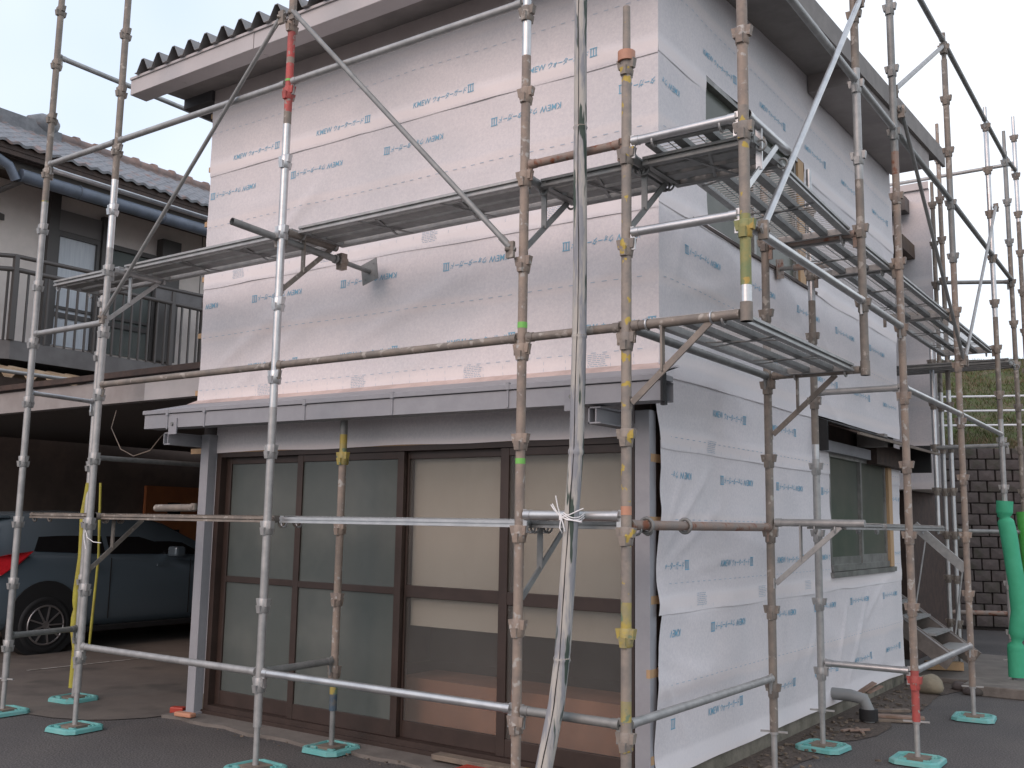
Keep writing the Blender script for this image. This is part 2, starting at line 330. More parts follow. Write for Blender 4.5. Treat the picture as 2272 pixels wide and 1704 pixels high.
# retaining wall of small stone blocks behind the house
P0 = Vector((-1.1, 12.0, 0)); D = Vector((.936, .352, 0)).normalized(); Nn = Vector((D.y, -D.x, 0))
rw = thing('retaining_wall', 'dark stone block retaining wall behind the house under the grass bank', 'wall', (P0.x, P0.y, 0))
def WP(s_, z, d=0): return P0 + D * s_ + Vector((0, 0, z)) - Nn * (-d)
mb = MB(); a0 = WP(-14, 0, -.05); b0 = WP(16, 0, -.05)
mb.add([a0, b0, b0 - Nn*.5, a0 - Nn*.5] + [p + Vector((0,0,2.66)) for p in (a0, b0, b0 - Nn*.5, a0 - Nn*.5)], [(0,1,5,4),(1,2,6,5),(2,3,7,6),(3,0,4,7),(4,5,6,7)])
obj('backing', mb, JOINT, rw)
bw, bh = .235, .163; ri = random.Random(11); meshes = []
for q in range(8):
    m1 = MB(); e = .006; hw, hh = bw/2 - .0035, bh/2 - .0035; dd = .03 + .014 * ri.random(); j = lambda: ri.uniform(-.004, .004)
    f0 = [D*(-hw) + Vector((0,0,-hh)), D*hw + Vector((0,0,-hh)), D*hw + Vector((0,0,hh)), D*(-hw) + Vector((0,0,hh))]
    f1 = [p*.93 + Nn*(dd + j()) + D*j() for p in f0]; fm = Nn*(dd + .012)
    m1.add([p - Nn*.05 for p in f0] + f0 + f1 + [fm], [(0,1,5,4),(1,2,6,5),(2,3,7,6),(3,0,4,7),(4,5,9,8),(5,6,10,9),(6,7,11,10),(7,4,8,11),(8,9,12),(9,10,12),(10,11,12),(11,8,12)])
    me = m1.mesh('block'); me.materials.append(STONE); meshes.append((me, m1))
far = MB(); cnt = 0
for row in range(16):
    for k in range(-56, 66):
        s_ = k * bw + (bw/2 if row % 2 else 0); z = .05 + bh/2 + row * bh
        if -1.35 < s_ < 2.0 and cnt < 290:
            share('block', meshes[ri.randrange(8)][0], rw, Vector(WP(s_, z)) - Vector(rw.location) + Nn * ri.uniform(-.006, .006)); cnt += 1
        elif -6 < s_ < 9:
            mm = meshes[ri.randrange(8)][1]; c = Vector(WP(s_, z)); far.add([Vector(v) + c for v in mm.v], mm.f)
o = obj('far_blocks', far, STONE, rw); o['kind'] = 'stuff'
# soil band and grassy bank
GRS = mat('bank_turf', (.055, .065, .025), .95, 0, (.11, .09, .05), 2.5, .4, .62, .6, 30, col3=(.06, .09, .02), n3=7, lo3=.45, hi3=.65)
mb = MB(); n_ = 48; rows_ = 26; vs = []
for j in range(rows_ + 1):
    for i in range(n_ + 1):
        s_ = -22 + i * 46 / n_; t = j / rows_
        dist = -.45 * 0 + t * 5.0; z = 2.62 + t * 2.25 - .5*max(0, t-.75)**1.2
        p = WP(s_, z, 0) - Nn * (dist); p.z += .05 * noise.noise((p.x * 1.7, p.y * 1.7, 0)); vs.append(p)
mb.add(vs, [(j*(n_+1)+i, j*(n_+1)+i+1, (j+1)*(n_+1)+i+1, (j+1)*(n_+1)+i) for j in range(rows_) for i in range(n_)], True)
# the land behind the crest
back = [vs[rows_*(n_+1)], vs[rows_*(n_+1)+n_]]
mb.add([back[0], back[1], back[1] - Nn*40 , back[0] - Nn*40], [(0,1,2,3)])
structure('grass_bank', mb, GRS)
ri = random.Random(21)
for name, colr, cnt_, lab in (('grass', (.085, .105, .03), 15000, 'short green grass covering the bank above the retaining wall'), ('dry_grass', (.19, .145, .085), 9000, 'dry brown grass on the lower and upper edge of the bank')):
    mb = MB()
    for i in range(cnt_):
        s_ = ri.uniform(-1.6, 3.6); t = ri.random()
        if name == 'dry_grass':
            t = ri.choice([abs(ri.gauss(0, .05)) + .0, ri.uniform(.62, .95), ri.uniform(0, .9)]); t = min(t, .97)
        z = 2.62 + t*2.25 - .5*max(0, t-.75)**1.2; p = WP(s_, z) - Nn*(t*5.0); p.z += .05 * noise.noise((p.x*1.7, p.y*1.7, 0)) - .01
        h = ri.uniform(.035, .10); a = ri.uniform(0, 6.28); dx = Vector((math.cos(a), math.sin(a), 0)) * ri.uniform(.006, .012); ln = Vector((ri.uniform(-.05,.05), ri.uniform(-.05,.05), h))
        mb.add([p - dx, p + dx, p + ln], [(0,1,2)])
    o = obj(name, mb, mat(name + '_blade', colr, .9, 0, tuple(c*.6 for c in colr), 3, .35, .65)); o['kind'] = 'stuff'; o['label'] = lab
# white pipe fence in front of the bank
fe = thing('pipe_fence', 'white three-rail pipe fence running across the grass bank', 'fence', tuple(WP(-2, 2.7, 0)))
for z in (3.02, 3.24, 3.46):
    obj('rail', MB().tube([WP(-9, z - .02, .0) - Nn*.15, WP(12, z + .02, .0) - Nn*.15], .016, 10), WHITEP, fe)
for s_ in (-8, -5.6, -3.2, -.8, 1.58, 4.0, 6.4, 8.8, 11.2):
    obj('post', MB().tube([WP(s_, 2.5) - Nn*.185, WP(s_, 3.5) - Nn*.185], .02, 10), WHITEP, fe)

# ------------------------------------------------------------------ the wrapped house
YW, XW = .87, -.28
XL, YB = -4.24, 6.0
house = thing('house', 'two-storey house under renovation wrapped in white printed sheeting', 'house', (-2.26, 3.4, 0))
def Z(z): return z + G
# carcass
mb = MB()
mb.box((XL+.05, YW+.04, Z(-.34)), (XW-.04, YW+.14, Z(2.70)))      # front wall over the doors
obj('front_wall', mb, BWOOD, house)
obj('side_wall', MB().box((XW-.14, YW+.0, .10), (XW-.03, YB-.02, Z(2.9))), BWOOD, house)
obj('left_wall', MB().box((XL+.05, YW+.15, .10), (XL+.15, YB-.02, Z(2.7))), HGREY, house)
obj('rear_wall', MB().box((XL+.05, YB-.12, .10), (XW-.03, YB-.0, Z(2.9))), HGREY, house)
obj('foundation', MB().box((XW-.13, YW+.03, -.02), (XW-.012, YB, .105)), FOUND, house)
obj('foundation', MB().box((XL+.05, YW+.1, -.02), (XL+.2, YB, .12)), FOUND, house)
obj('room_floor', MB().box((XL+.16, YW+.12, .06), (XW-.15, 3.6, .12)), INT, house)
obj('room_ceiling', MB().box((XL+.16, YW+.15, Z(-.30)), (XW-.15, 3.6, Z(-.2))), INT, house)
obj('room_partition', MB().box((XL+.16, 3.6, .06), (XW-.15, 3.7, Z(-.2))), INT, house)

CREASE = {'r': [(.90, -1.02, 1.55, -.52, .016, .022), (.92, -1.10, 1.75, -.72, .012, .02), (.88, -.98, 1.25, -.50, .012, .018), (1.0, -1.16, 2.1, -1.02, .008, .02), (.85, -1.62, 1.3, -2.1, .012, .022), (.85, -1.55, 1.6, -1.75, .008, .03),
                 (4.3, -1.4, 3.9, -2.0, .014, .03), (4.9, -1.35, 4.2, -2.1, .014, .03), (5.4, -1.3, 4.6, -1.7, .010, .025), (3.7, -1.35, 3.2, -1.9, .010, .03), (1.0, .45, 2.2, .75, .010, .05), (1.2, .15, 2.6, .45, .010, .05), (1.3, 1.1, 1.0, .45, .008, .03), (2.6, .35, 3.5, .72, .008, .05)],
          'f': [(-4.1, .25, -3.2, .70, .022, .06), (-3.9, .05, -2.9, .62, .015, .05), (-2.6, .35, -1.5, .75, .018, .06), (-3.5, 1.15, -2.9, 1.6, .018, .05), (-2.2, .10, -1.2, .45, .008, .05), (-1.0, .15, -.45, .75, .008, .04), (-2.4, 1.0, -1.2, 1.5, .008, .07), (-4.0, 1.2, -3.3, 1.35, .008, .05), (-3.0, 2.0, -1.8, 2.3, .008, .06)]}
def disp(side, u, z):
    o_ = 0 if side == 'f' else 17.3
    a = noise.noise((u*1.1 + o_, z*1.7, .3)); b = noise.noise((u*.9 + z*1.3 + o_, z*.9 - u*.5, 5.1)); c = noise.noise((u*3.1 + o_, z*2.2, 9.7))
    rd = (1 - abs(b)*2); rd = max(rd, 0)**3
    d = .008*a + .009*rd + .002*c
    zb = (z - .10) / .455; k = abs(zb - round(zb)) * .455
    d += .005 * math.exp(-(k/.06)**2) - .003
    for (u0, z0, u1, z1, am, wd) in CREASE[side]:
        du, dz = u1-u0, z1-z0; L2_ = du*du + dz*dz; t = ((u-u0)*du + (z-z0)*dz)/L2_
        if -.1 < t < 1.1:
            n_ = abs((u-u0)*dz - (z-z0)*du)/math.sqrt(L2_) if False else ((u-u0)*dz - (z-z0)*du)/math.sqrt(L2_)
            wv = wd*(.6 + .8*max(0, min(1, t))); d += am * math.exp(-(n_/wv)**2) * math.sin(math.pi*max(0, min(1, (t+.1)/1.2)))
    d = max(d, -.006)
    if z > -.05:
        e = (XW - u) if side == 'f' else (u - YW); k2 = max(0, min(1, e/.15)); d *= k2
    return d
def grid_sheet(side, u0, u1, z0, z1, base, holes=(), step=.03, hem=True, wob=0, wob_side=0):
    """A sheet on the front (side f, u = x) or side wall (side r, u = y); base = metres proud of the wall plane."""
    cuts_u = {u0, u1}; cuts_z = {z0, z1}
    for h in holes: cuts_u |= {max(u0, min(u1, h[0])), max(u0, min(u1, h[1]))}; cuts_z |= {max(z0, min(z1, h[2])), max(z0, min(z1, h[3]))}
    def sub(cs):
        cs = sorted(cs); o_ = []
        for a, b in zip(cs, cs[1:]):
            n = max(1, int(round((b - a) / step))); o_ += [a + (b - a)*i/n for i in range(n)]
        return o_ + [cs[-1]]
    us, zs = sub(cuts_u), sub(cuts_z); mb = MB(); vs = []
    for j, z in enumerate(zs):
        for i, u in enumerate(us):
            d = base + disp(side, u, z)
            zz, uu = z, u
            if hem:
                k = math.exp(-((z - z0) / .05)**2); d += k * (.0015 + .006 * noise.noise((u*2.3, z0*7, 3)))
            if j == 0: zz += .012 * noise.noise((u*1.6, z0*3, 8))
            if wob and i == 0: uu += wob * (noise.noise((z*1.3, z0, 4)) + .6*noise.noise((z*4.3, z0, 7)))
            if wob_side: d += wob_side * math.exp(-((u-u0)/.12)**2) * (.5 + noise.noise((z*3.1, 2, 2)))
            vs.append((uu, YW - d, Z(zz)) if side == 'f' else (XW + d, uu, Z(zz)))
    n = len(us); fs = []
    for j in range(len(zs) - 1):
        for i in range(n - 1):
            uc, zc = (us[i]+us[i+1])/2, (zs[j]+zs[j+1])/2
            if any(h[0] < uc < h[1] and h[2] < zc < h[3] for h in holes): continue
            q = (j*n+i, j*n+i+1, (j+1)*n+i+1, (j+1)*n+i); fs.append(q)
    mb.add(vs, fs, True); return mb
def text_mesh(body, size, shear=.25, bold=.012):
    c = bpy.data.curves.new('print', 'FONT'); c.body = body; c.size = size; c.shear = shear; c.resolution_u = 1; c.offset = bold * size
    o = bpy.data.objects.new('print', c); COL.objects.link(o)
    dg = bpy.context.evaluated_depsgraph_get(); m = bpy.data.meshes.new_from_object(o.evaluated_get(dg))
    vs = [tuple(v.co) for v in m.vertices]; fs = [tuple(p.vertices) for p in m.polygons]
    bpy.data.objects.remove(o); bpy.data.curves.remove(c); bpy.data.meshes.remove(m)
    return vs, fs
ta, tb, tr3 = text_mesh('KMEW', .062, .12, .004), text_mesh('ウォーターガード', .050, .30, .008), text_mesh('III', .066, 0, .0)
def norm(t, x0, wd, h=None, y0=0):
    xs = [v[0] for v in t[0]]; ys = [v[1] for v in t[0]]; k = wd / (max(xs) - min(xs)); ky = (h / (max(ys) - min(ys))) if h else k
    return [((v[0]-min(xs))*k + x0, (v[1]-min(ys))*ky + y0) for v in t[0]], t[1]
parts_ = [norm(ta, 0, .155, .040, 0), norm(tb, .175, .29, .044, -.002), norm(tr3, .478, .045, .052, -.004)]
lv, lf = [], []
for vs, fs in parts_:
    n = len(lv); lv += vs; lf += [tuple(i + n for i in f) for f in fs]
for z in (-.004, .046): # serif bars of the roman three
    n = len(lv); lv += [(.474, z-.003), (.527, z-.003), (.527, z+.003), (.474, z+.003)]; lf.append((n, n+1, n+2, n+3))
LW = .527
def stamps(side, rows, base, clip, holes=()):
    mb = MB()
    for z, u_first, period, flip in rows:
        k = 0
        while True:
            u0 = u_first + k * period; k += 1
            if u0 > clip[1]: break
            vs = []
            for (x, y) in lv:
                if flip: x, y = LW - x, .044 - y
                vs.append((u0 + x, z + y))
            for f in lf:
                pts = [vs[i] for i in f]
                uc = sum(p[0] for p in pts)/len(pts); zc = sum(p[1] for p in pts)/len(pts)
                if uc < clip[0] or uc > clip[1] or any(h[0]-.02 < uc < h[1]+.02 and h[2]-.02 < zc < h[3]+.02 for h in holes): continue
                q = [((u, YW - base(z) - disp('f', u, zz) - .0025, Z(zz)) if side == 'f' else (XW + base(z) + disp('r', u, zz) + .0025, u, Z(zz))) for u, zz in pts]
                mb.add(q, [tuple(range(len(q)))])
    return mb
def dashes(side, zs, u0, u1, base, step=.075, ln=.032, th=.0022, holes=(), ticks=()):
    mb = MB()
    def P(u, z): return (u, YW - base(z) - disp('f', u, z) - .0025, Z(z)) if side == 'f' else (XW + base(z) + disp('r', u, z) + .0025, u, Z(z))
    for z in zs:
        u = u0
        while u < u1 - ln:
            if not any(h[0] < u + .02 < h[1] and h[2] < z < h[3] for h in holes):
                mb.quad(P(u, z-th), P(u+ln, z-th), P(u+ln, z+th), P(u, z+th))
            u += step
    for z, h_ in ticks:
        u = u0 + .05
        while u < u1:
            if not any(h[0] < u < h[1] and h[2] < z < h[3] for h in holes): mb.quad(P(u, z), P(u+.002, z), P(u+.002, z+h_), P(u, z+h_))
            u += .15
    return mb

# front strips: (z0, z1, proud)
FS = [(-.02, .99, .004), (.925, 1.90, .008), (1.845, 2.44, .012)]
def fbase(z): return .012 if z > 1.845 else .008 if z > .925 else .004
for z0, z1, pr in FS:
    obj('wrap_sheet', grid_sheet('f', XL, XW + {.004: .018, .008: .020, .012: .022}[pr], z0, z1, pr), WRAP, house)
obj('wrap_sheet', grid_sheet('f', XL+.25, XW-.1, -.375, -.06, .002, hem=True), WRAP, house)
obj('wrap_lettering', stamps('f', [(1.93, -3.96, .925, False), (1.655, -4.22, .925, True), (.755, -4.58, .92, True), (.245, -3.67, .955, False)], fbase, (XL+.02, XW)), INK, house)
obj('wrap_guide_marks', dashes('f', (.53, .115, 1.42, 2.2), XL+.02, XW-.02, fbase, ticks=((.03, .02), (.07, .02), (1.0, .02))), INKF, house, kind='stuff')
# side strips
H1 = (1.53, 3.38, .985, 1.965); H2 = (3.85, 5.70, -1.25, -.27); H3 = (3.52, 6.1, -.27, .0)
SS = [(-2.19, -1.30, .003), (-1.345, -.40, .007), (-.445, .04, .011), (-.035, 1.0, .017), (.95, 1.90, .020), (1.85, 2.86, .022)]
def sbase(z):
    return .022 if z > 1.85 else .020 if z > .95 else .017 if z > -.035 else .011 if z > -.445 else .007 if z > -1.345 else .003
for i, (z0, z1, pr) in enumerate(SS):
    hs = [h for h in (H1, H2, H3) if h[2] < z1 and h[3] > z0]
    yb = 6.03 if z0 > -.1 else 5.97
    obj('wrap_sheet', grid_sheet('r', YW-{.017: .005, .020: .009, .022: .013}.get(pr, .02), yb, z0, z1, pr, hs, wob=(0 if z0 > -.1 else .045), wob_side=(0 if z0 > -.1 else .03)), WRAP, house)
rows = [(2.09, 1.49, .955, False), (1.67, .62, .96, True), (.735, 1.205, .962, True), (.27, 2.62, .955, False), (-.20, 1.60, .962, False), (-.605, .76, .955, True), (-1.105, .73, .965, False), (-1.475, .62, .93, True), (-1.95, .55, .955, False)]
obj('wrap_lettering', stamps('r', rows, sbase, (YW+.03, 5.95), [H1, H2, H3, (0, 2.9, .9, 1.3)]), INK, house)
obj('wrap_guide_marks', dashes('r', (-1.18, -.83, -.37, -1.72, .53, 1.42, 2.3), YW+.05, 5.95, sbase, holes=[H1, H2, H3], ticks=((-1.33, .02), (-.43, .02))), INKF, house, kind='stuff')
# blocks of small print near the seams
mb = MB(); ri = random.Random(4)
for side, us, z in (('f', (-3.55, -2.6, -1.62, -.72), .02), ('f', (-3.9, -2.95, -2.0, -1.05), .95), ('r', (1.5, 2.5, 3.45), -.44), ('r', (1.35, 2.3, 3.2), -1.33)):
    for u0 in us:
        for r_i in range(7):
            u = u0 + ri.uniform(0, .01)
            while u < u0 + .12:
                l = ri.uniform(.008, .03)
                zz = z + .015 + r_i*.011
                b_ = fbase(zz) if side == 'f' else sbase(zz); e = (lambda uu, z_: (uu, YW-b_-disp('f', uu, z_)-.0025, Z(z_))) if side == 'f' else (lambda uu, z_: (XW+b_+disp('r', uu, z_)+.0025, uu, Z(z_)))
                mb.quad(e(u, zz), e(u+l, zz), e(u+l, zz+.004), e(u, zz+.004)); u += l + .006
obj('wrap_small_print', mb, INKF, house, kind='stuff')
# battens behind the sheet, their sawn ends showing at the edges
for k in range(-1, 6):
    z = .10 + .455*k
    if z > 2.4: break
    obj('batten', MB().box((XL-.045 - .01*(k%2), YW+.004, Z(z-.02)), (XW-.03, YW+.032, Z(z+.02))), LWOOD, house)
for z in (-2.08, -1.64, -1.26, -.84, -.50):
    obj('batten', MB().box((XW-.025, YW-.075 + .01*math.sin(z*9), Z(z-.022)), (XW-.004, 3.6, Z(z+.022))), LWOOD, house)
obj('corner_board', MB().box((XW-.028, YW-.03, .10), (XW-.024+.0, YW+.5, Z(-.08))), BWOOD, house)

# upper side window
wn = obj('window', MB().box((XW-.03, 1.53, Z(.985)), (XW-.012, 3.24, Z(1.0))).box((XW-.03, 1.53, Z(1.93)), (XW+.02, 3.24, Z(1.965))).box((XW-.03, 1.53, Z(1.0)), (XW+.005, 1.56, Z(1.93))).box((XW-.03, 3.20, Z(1.0)), (XW+.005, 3.24, Z(1.93))).box((XW-.03, 2.36, Z(1.0)), (XW-.0, 2.40, Z(1.93))), ALU, house)
obj('pane', MB().box((XW-.028, 1.56, Z(1.0)), (XW-.022, 2.36, Z(1.93))), GLD, wn); obj('pane', MB().box((XW-.028, 2.40, Z(1.0)), (XW-.022, 3.20, Z(1.93))), GLD, wn)
obj('jamb_board', MB().box((XW-.03, 3.245, Z(.985)), (XW+.02, 3.375, Z(1.965))), LWOOD, house)
obj('jamb_board', MB().box((XW-.03, 1.49, Z(.96)), (XW+.014, 1.528, Z(1.98))), LWOOD, house)
obj('window_flashing', MB().box((XW-.03, 1.3, Z(.955)), (XW+.034, 3.6, Z(.975))), BWOOD, house)
# lower side window with sill
wn = obj('window', MB().box((XW-.03, 3.86, Z(-.30)), (XW+.01, 5.52, Z(-.27))).box((XW-.03, 3.86, Z(-1.20)), (XW+.02, 5.52, Z(-1.15))).box((XW-.03, 3.86, Z(-1.15)), (XW+.005, 3.89, Z(-.30))).box((XW-.03, 5.48, Z(-1.15)), (XW+.005, 5.52, Z(-.30)))
    .box((XW-.02, 4.70, Z(-1.15)), (XW+.008, 4.745, Z(-.30))).box((XW-.02, 4.745, Z(-1.15)), (XW+.008, 5.48, Z(-1.08))).box((XW-.024, 3.89, Z(-1.15)), (XW-.004, 4.70, Z(-1.09))), ALU, house)
obj('pane', MB().box((XW-.028, 3.89, Z(-1.15)), (XW-.020, 4.70, Z(-.30))), GLD, wn); obj('pane', MB().box((XW-.016, 4.745, Z(-1.08)), (XW-.010, 5.48, Z(-.30))), GLD, wn)
obj('sill', MB().box((XW-.02, 3.82, Z(-1.245)), (XW+.035, 5.70, Z(-1.205))), ALU, house)
obj('jamb_board', MB().box((XW-.02, 5.525, Z(-1.20)), (XW+.03, 5.64, Z(-.27))), LWOOD, house)
# broken hood over the lower window
def sheetpoly(pts, th=.012, nrm=(0,0,1)):
    m = MB(); n = len(pts); nv = Vector(nrm)*th; m.add([Vector(p) for p in pts] + [Vector(p) - nv for p in pts], [tuple(range(n)), tuple(reversed(range(n, 2*n)))] + [(i, n+i, n+(i+1)%n, (i+1)%n) for i in range(n)]); return m
hood = obj('window_hood', sheetpoly([(XW, 3.50, Z(-.03)), (XW, 6.15, Z(-.01)), (.06, 6.15, Z(-.13)), (.02, 3.62, Z(-.13))], .014), BWOOD, house)
obj('felt', sheetpoly([(XW+.01, 3.46, Z(-.012)), (XW+.01, 4.7, Z(-.004)), (-.02, 4.75, Z(-.10)), (-.02, 3.55, Z(-.105))], .006), FELT, hood)
obj('edge_board', MB().bar((.03, 3.62, Z(-.145)), (.07, 6.15, Z(-.145)), .018, .02), OWOOD, hood)
obj('rafter', MB().box((XW, 4.66, Z(-.17)), (-.05, 4.76, Z(-.06))), SOFF, hood)
obj('end_board', MB().box((XW, 3.47, Z(-.28)), (-.16, 3.50, Z(-.05))), FELT, hood)
obj('end_board', MB().box((XW, 6.10, Z(-.32)), (.0, 6.14, Z(-.06))), FELT, hood)
obj('head_board', MB().box((XW+.0, 3.58, Z(-.27)), (XW+.06, 4.86, Z(-.185))), HGREY, hood)
obj('head_board', MB().box((XW+.0, 4.90, Z(-.30)), (XW+.10, 6.08, Z(-.12))), BWOOD, hood)

# roof
sl = .06
obj('roof_fascia', MB().box((-4.71, .40, Z(2.48)), (-3.25, .55, Z(2.615))), FASC, house, bevel=.004)
obj('roof_fascia', MB().box((-3.245, .402, Z(2.478)), (.12, .55, Z(2.613))), FASC, house, bevel=.004)
obj('fascia_trim', MB().box((-4.71, .388, Z(2.603)), (.12, .401, Z(2.622))), FASC, house)
obj('front_soffit', MB().box((XL+.01, .552, Z(2.585)), (XW+.0, YW+.03, Z(2.60))), mat('front_soffit_board', (.55, .50, .48), .8), house)
obj('eave_board', MB().box((XL-.0, YW-.012, Z(2.415)), (XW+.02, YW+.02, Z(2.584))), mat('grey_head_board', (.62, .56, .535), .7, 0, (.56, .50, .48), 4), house)
obj('left_eave_box', MB().box((-4.60, .83, Z(2.49)), (XL-.001, 6.0, Z(2.625))), mat('charcoal_board', (.07, .068, .07), .7), house)
def prism_y(x0, x1, y0, y1, zb0, zt0, zb1, zt1):
    return MB().add([(x0,y0,zb0),(x1,y0,zb0),(x1,y0,zt0),(x0,y0,zt0),(x0,y1,zb1),(x1,y1,zb1),(x1,y1,zt1),(x0,y1,zt1)], [(0,1,2,3),(5,4,7,6),(0,4,5,1),(1,5,6,2),(2,6,7,3),(3,7,4,0)])
rz = lambda y, c: Z(c + sl*(y-.45))
obj('rake_board', prism_y(.12, .15, .40, 6.62, rz(.4, 2.49), rz(.4, 2.665), rz(6.62, 2.49), rz(6.62, 2.665)), SOFF, house)
obj('side_soffit', prism_y(XW+.03, .12, .552, 3.50, rz(.55, 2.62), rz(.55, 2.65), rz(3.5, 2.66), rz(3.5, 2.69)), SOFF, house)
obj('side_soffit', prism_y(XW+.03, .118, 3.502, 6.02, Z(2.59), rz(3.5, 2.66), Z(2.67), rz(6, 2.66)), mat('boxed_soffit', (.33, .30, .285), .75, 0, (.28, .255, .245), 4), house)
# corrugated folded-plate roof
def roof_sheet(x0, x1, y0, y1, pitch_, h, zc):
    mb = MB(); prof = []; x = x0
    while x < x1:
        for dx, dz in ((0, 0), (.13, 0), (.42, 1), (.58, 1), (.87, 0)):
            xx = x + dx*pitch_
            if xx <= x1: prof.append((xx, dz*h))
        x += pitch_
    for th in (0, -.006):
        vs = [(a, y, rz(y, zc) + b + th) for y in (y0, y1) for a, b in prof]; n = len(prof); mb.add(vs, [(i, i+1, n+i+1, n+i) for i in range(n-1)])
    n = len(prof); vs = [(a, y0, rz(y0, zc) + b) for a, b in prof] + [(a, y0, rz(y0, zc) + b - .006) for a, b in prof]; mb.add(vs, [(i, i+1, n+i+1, n+i) for i in range(n-1)])
    return mb
obj('roof_sheet', roof_sheet(-4.61, .12, .36, 6.6, .192, .098, 2.632), ROOFM, house)
obj('ridge_closure', prism_y(-4.6, .11, .60, 6.5, rz(.6, 2.55), rz(.6, 2.625), rz(6.5, 2.55), rz(6.5, 2.625)), SOFF, house)
for x in (-4.60, -4.04, -3.48, -2.92): obj('roof_bolt', MB().tube([(x+.0, .52, Z(2.70)), (x, .52, Z(2.80))], .004, 6), GALVD, house)

# lower eave and canopy over the doors
ev = obj('lower_eave', MB().add([(-4.33,.47,Z(-.213)),(-.05,.47,Z(-.235)),(-.05,.47,Z(-.135)),(-4.33,.47,Z(-.113)),(-4.33,.60,Z(-.213)),(-.05,.60,Z(-.235)),(-.05,.60,Z(-.135)),(-4.33,.60,Z(-.113))], [(0,1,2,3),(5,4,7,6),(0,4,5,1),(2,6,7,3),(3,7,4,0)]), HGREY, house)
obj('eave_lip', MB().add([(-4.345,.458,Z(-.108)),(-.05,.458,Z(-.13)),(-.05,.458,Z(-.10)),(-4.345,.458,Z(-.078)),(-4.345,.60,Z(-.108)),(-.05,.60,Z(-.13)),(-.05,.60,Z(-.10)),(-4.345,.60,Z(-.078))], [(0,1,2,3),(5,4,7,6),(0,4,5,1),(2,6,7,3),(3,7,4,0),(1,5,6,2)]), HGREY, ev, bevel=.003)
obj('canopy_paper', MB().quad((-4.27,.79,Z(.002)),(-.16,.79,Z(-.022)),(-.20,YW-.002,Z(.03)),(-4.25,YW-.002,Z(.04))), mat('crumpled_paper', (.62, .50, .46), .7, 0, (.48, .38, .35), 5, .4, .6, .8, 14), house)
obj('canopy_flashing', MB().quad((-4.33,.47,Z(-.080)),(-.10,.47,Z(-.105)),(-.14,YW+.0,Z(.005)),(-4.26,YW+.0,Z(.02))).quad((-4.33,.47,Z(-.09)),(-4.26,YW,Z(.01)),(-.14,YW,Z(-.005)),(-.10,.47,Z(-.115))), HGREY, house)
obj('end_cap', MB().box((-.052, .455, Z(-.245)), (-.040, .50, Z(-.095))).box((-.06, .47, Z(-.26)), (-.035, .50, Z(-.24))), BLACK, ev)
for x in (-4.05, -3.63, -2.62, -1.86, -1.0): obj('strap', MB().box((x-.008, .4625, Z(-.225)), (x+.004, .470, Z(-.115))).box((x-.012, .455, Z(-.125)), (x+.012, .475, Z(-.085))), HGREY, ev)
for x in (-3.98, -.58):
    p_ = obj('fixing_plate', MB().box((x-.045, .460, Z(-.265)), (x+.045, .469, Z(-.150))), HGREY, ev)
    obj('bolt', MB().tube([(x, .461, Z(-.19)), (x, .448, Z(-.19))], .013, 6), GALVD, p_)
obj('canopy_soffit', MB().box((-4.2, .602, Z(-.16)), (-.22, YW-.01, Z(-.145))), SOFF, house)
for x in (-4.13, -.50):
    obj('arm_beam', MB().box((x, .50, Z(-.335)), (x+.008, YW-.02, Z(-.245))).box((x, .50, Z(-.335)), (x+.075, YW-.02, Z(-.327))).box((x, .50, Z(-.253)), (x+.075, YW-.02, Z(-.245))).box((x+.04, .505, Z(-.33)), (x+.048, YW-.02, Z(-.25))), HGREY, house)
obj('post', MB().box((-.375, .79, .0), (-.285, .868, Z(-.24))), HGREY, house, label='grey square post at the corner beside the doors', bevel=.003)
obj('post', MB().box((-4.065, .79, .0), (-3.975, .868, Z(-.24))), HGREY, house, label='grey square post between the doors and the carport', bevel=.003)
obj('post_foot', MB().box((-4.085, .775, .0), (-3.955, .872, .035)), HGREY, house)

# sliding doors
dx0, dx1, dz0, dz1 = -3.972, -.388, .045, Z(-.375)
fr = obj('door_frame', MB().box((dx0, .87, dz0), (dx0+.05, .985, dz1)).box((dx1-.05, .87, dz0), (dx1, .985, dz1)).box((dx0+.05, .872, dz1-.035), (dx1-.05, .985, dz1)).box((dx0+.05, .866, .025), (dx1-.05, .985, .085)).box((dx0, .85, .024), (dx1, .87, .05)), BROWN, house)
panels = [(-3.925, -3.06, .945, FRG), (-3.115, -2.12, .905, FRG), (-2.17, -1.29, .945, FRL), (-1.345, -.435, .905, FRL)]
zt = dz1 - .035; zb_ = .085; zm = Z(-1.31)
for i, (x0, x1, y, gm) in enumerate(panels):
    d_ = thing('sliding_door', '', '', ((x0+x1)/2, y, 0)); d_.parent = house; d_.location = Vector(((x0+x1)/2, y, 0)) - Vector(house.location)
    del d_['category']; d_['label'] = ['frosted grey door panel at the carport end', 'second frosted grey door panel', 'door panel with pale curtain behind it', 'door panel nearest the corner with pale curtain'][i]
    st = .055 if i < 2 else .062; mr = .045 if i < 2 else .075
    m_ = MB().box((x0, y-.017, zb_), (x0+st, y+.017, zt)).box((x1-st, y-.017, zb_), (x1, y+.017, zt)).box((x0+st, y-.015, zt-.05), (x1-st, y+.015, zt)).box((x0+st, y-.015, zb_), (x1-st, y+.015, zb_+.10)).box((x0+st, y-.0155, zm-mr/2), (x1-st, y+.0155, zm+mr/2))
    obj('sash', m_, BROWN, d_, bevel=.003)
    obj('pane', MB().box((x0+st, y-.003, zm+mr/2), (x1-st, y+.003, zt-.05)), gm, d_); obj('pane', MB().box((x0+st, y-.003, zb_+.10), (x1-st, y+.003, zm-mr/2)), gm, d_)
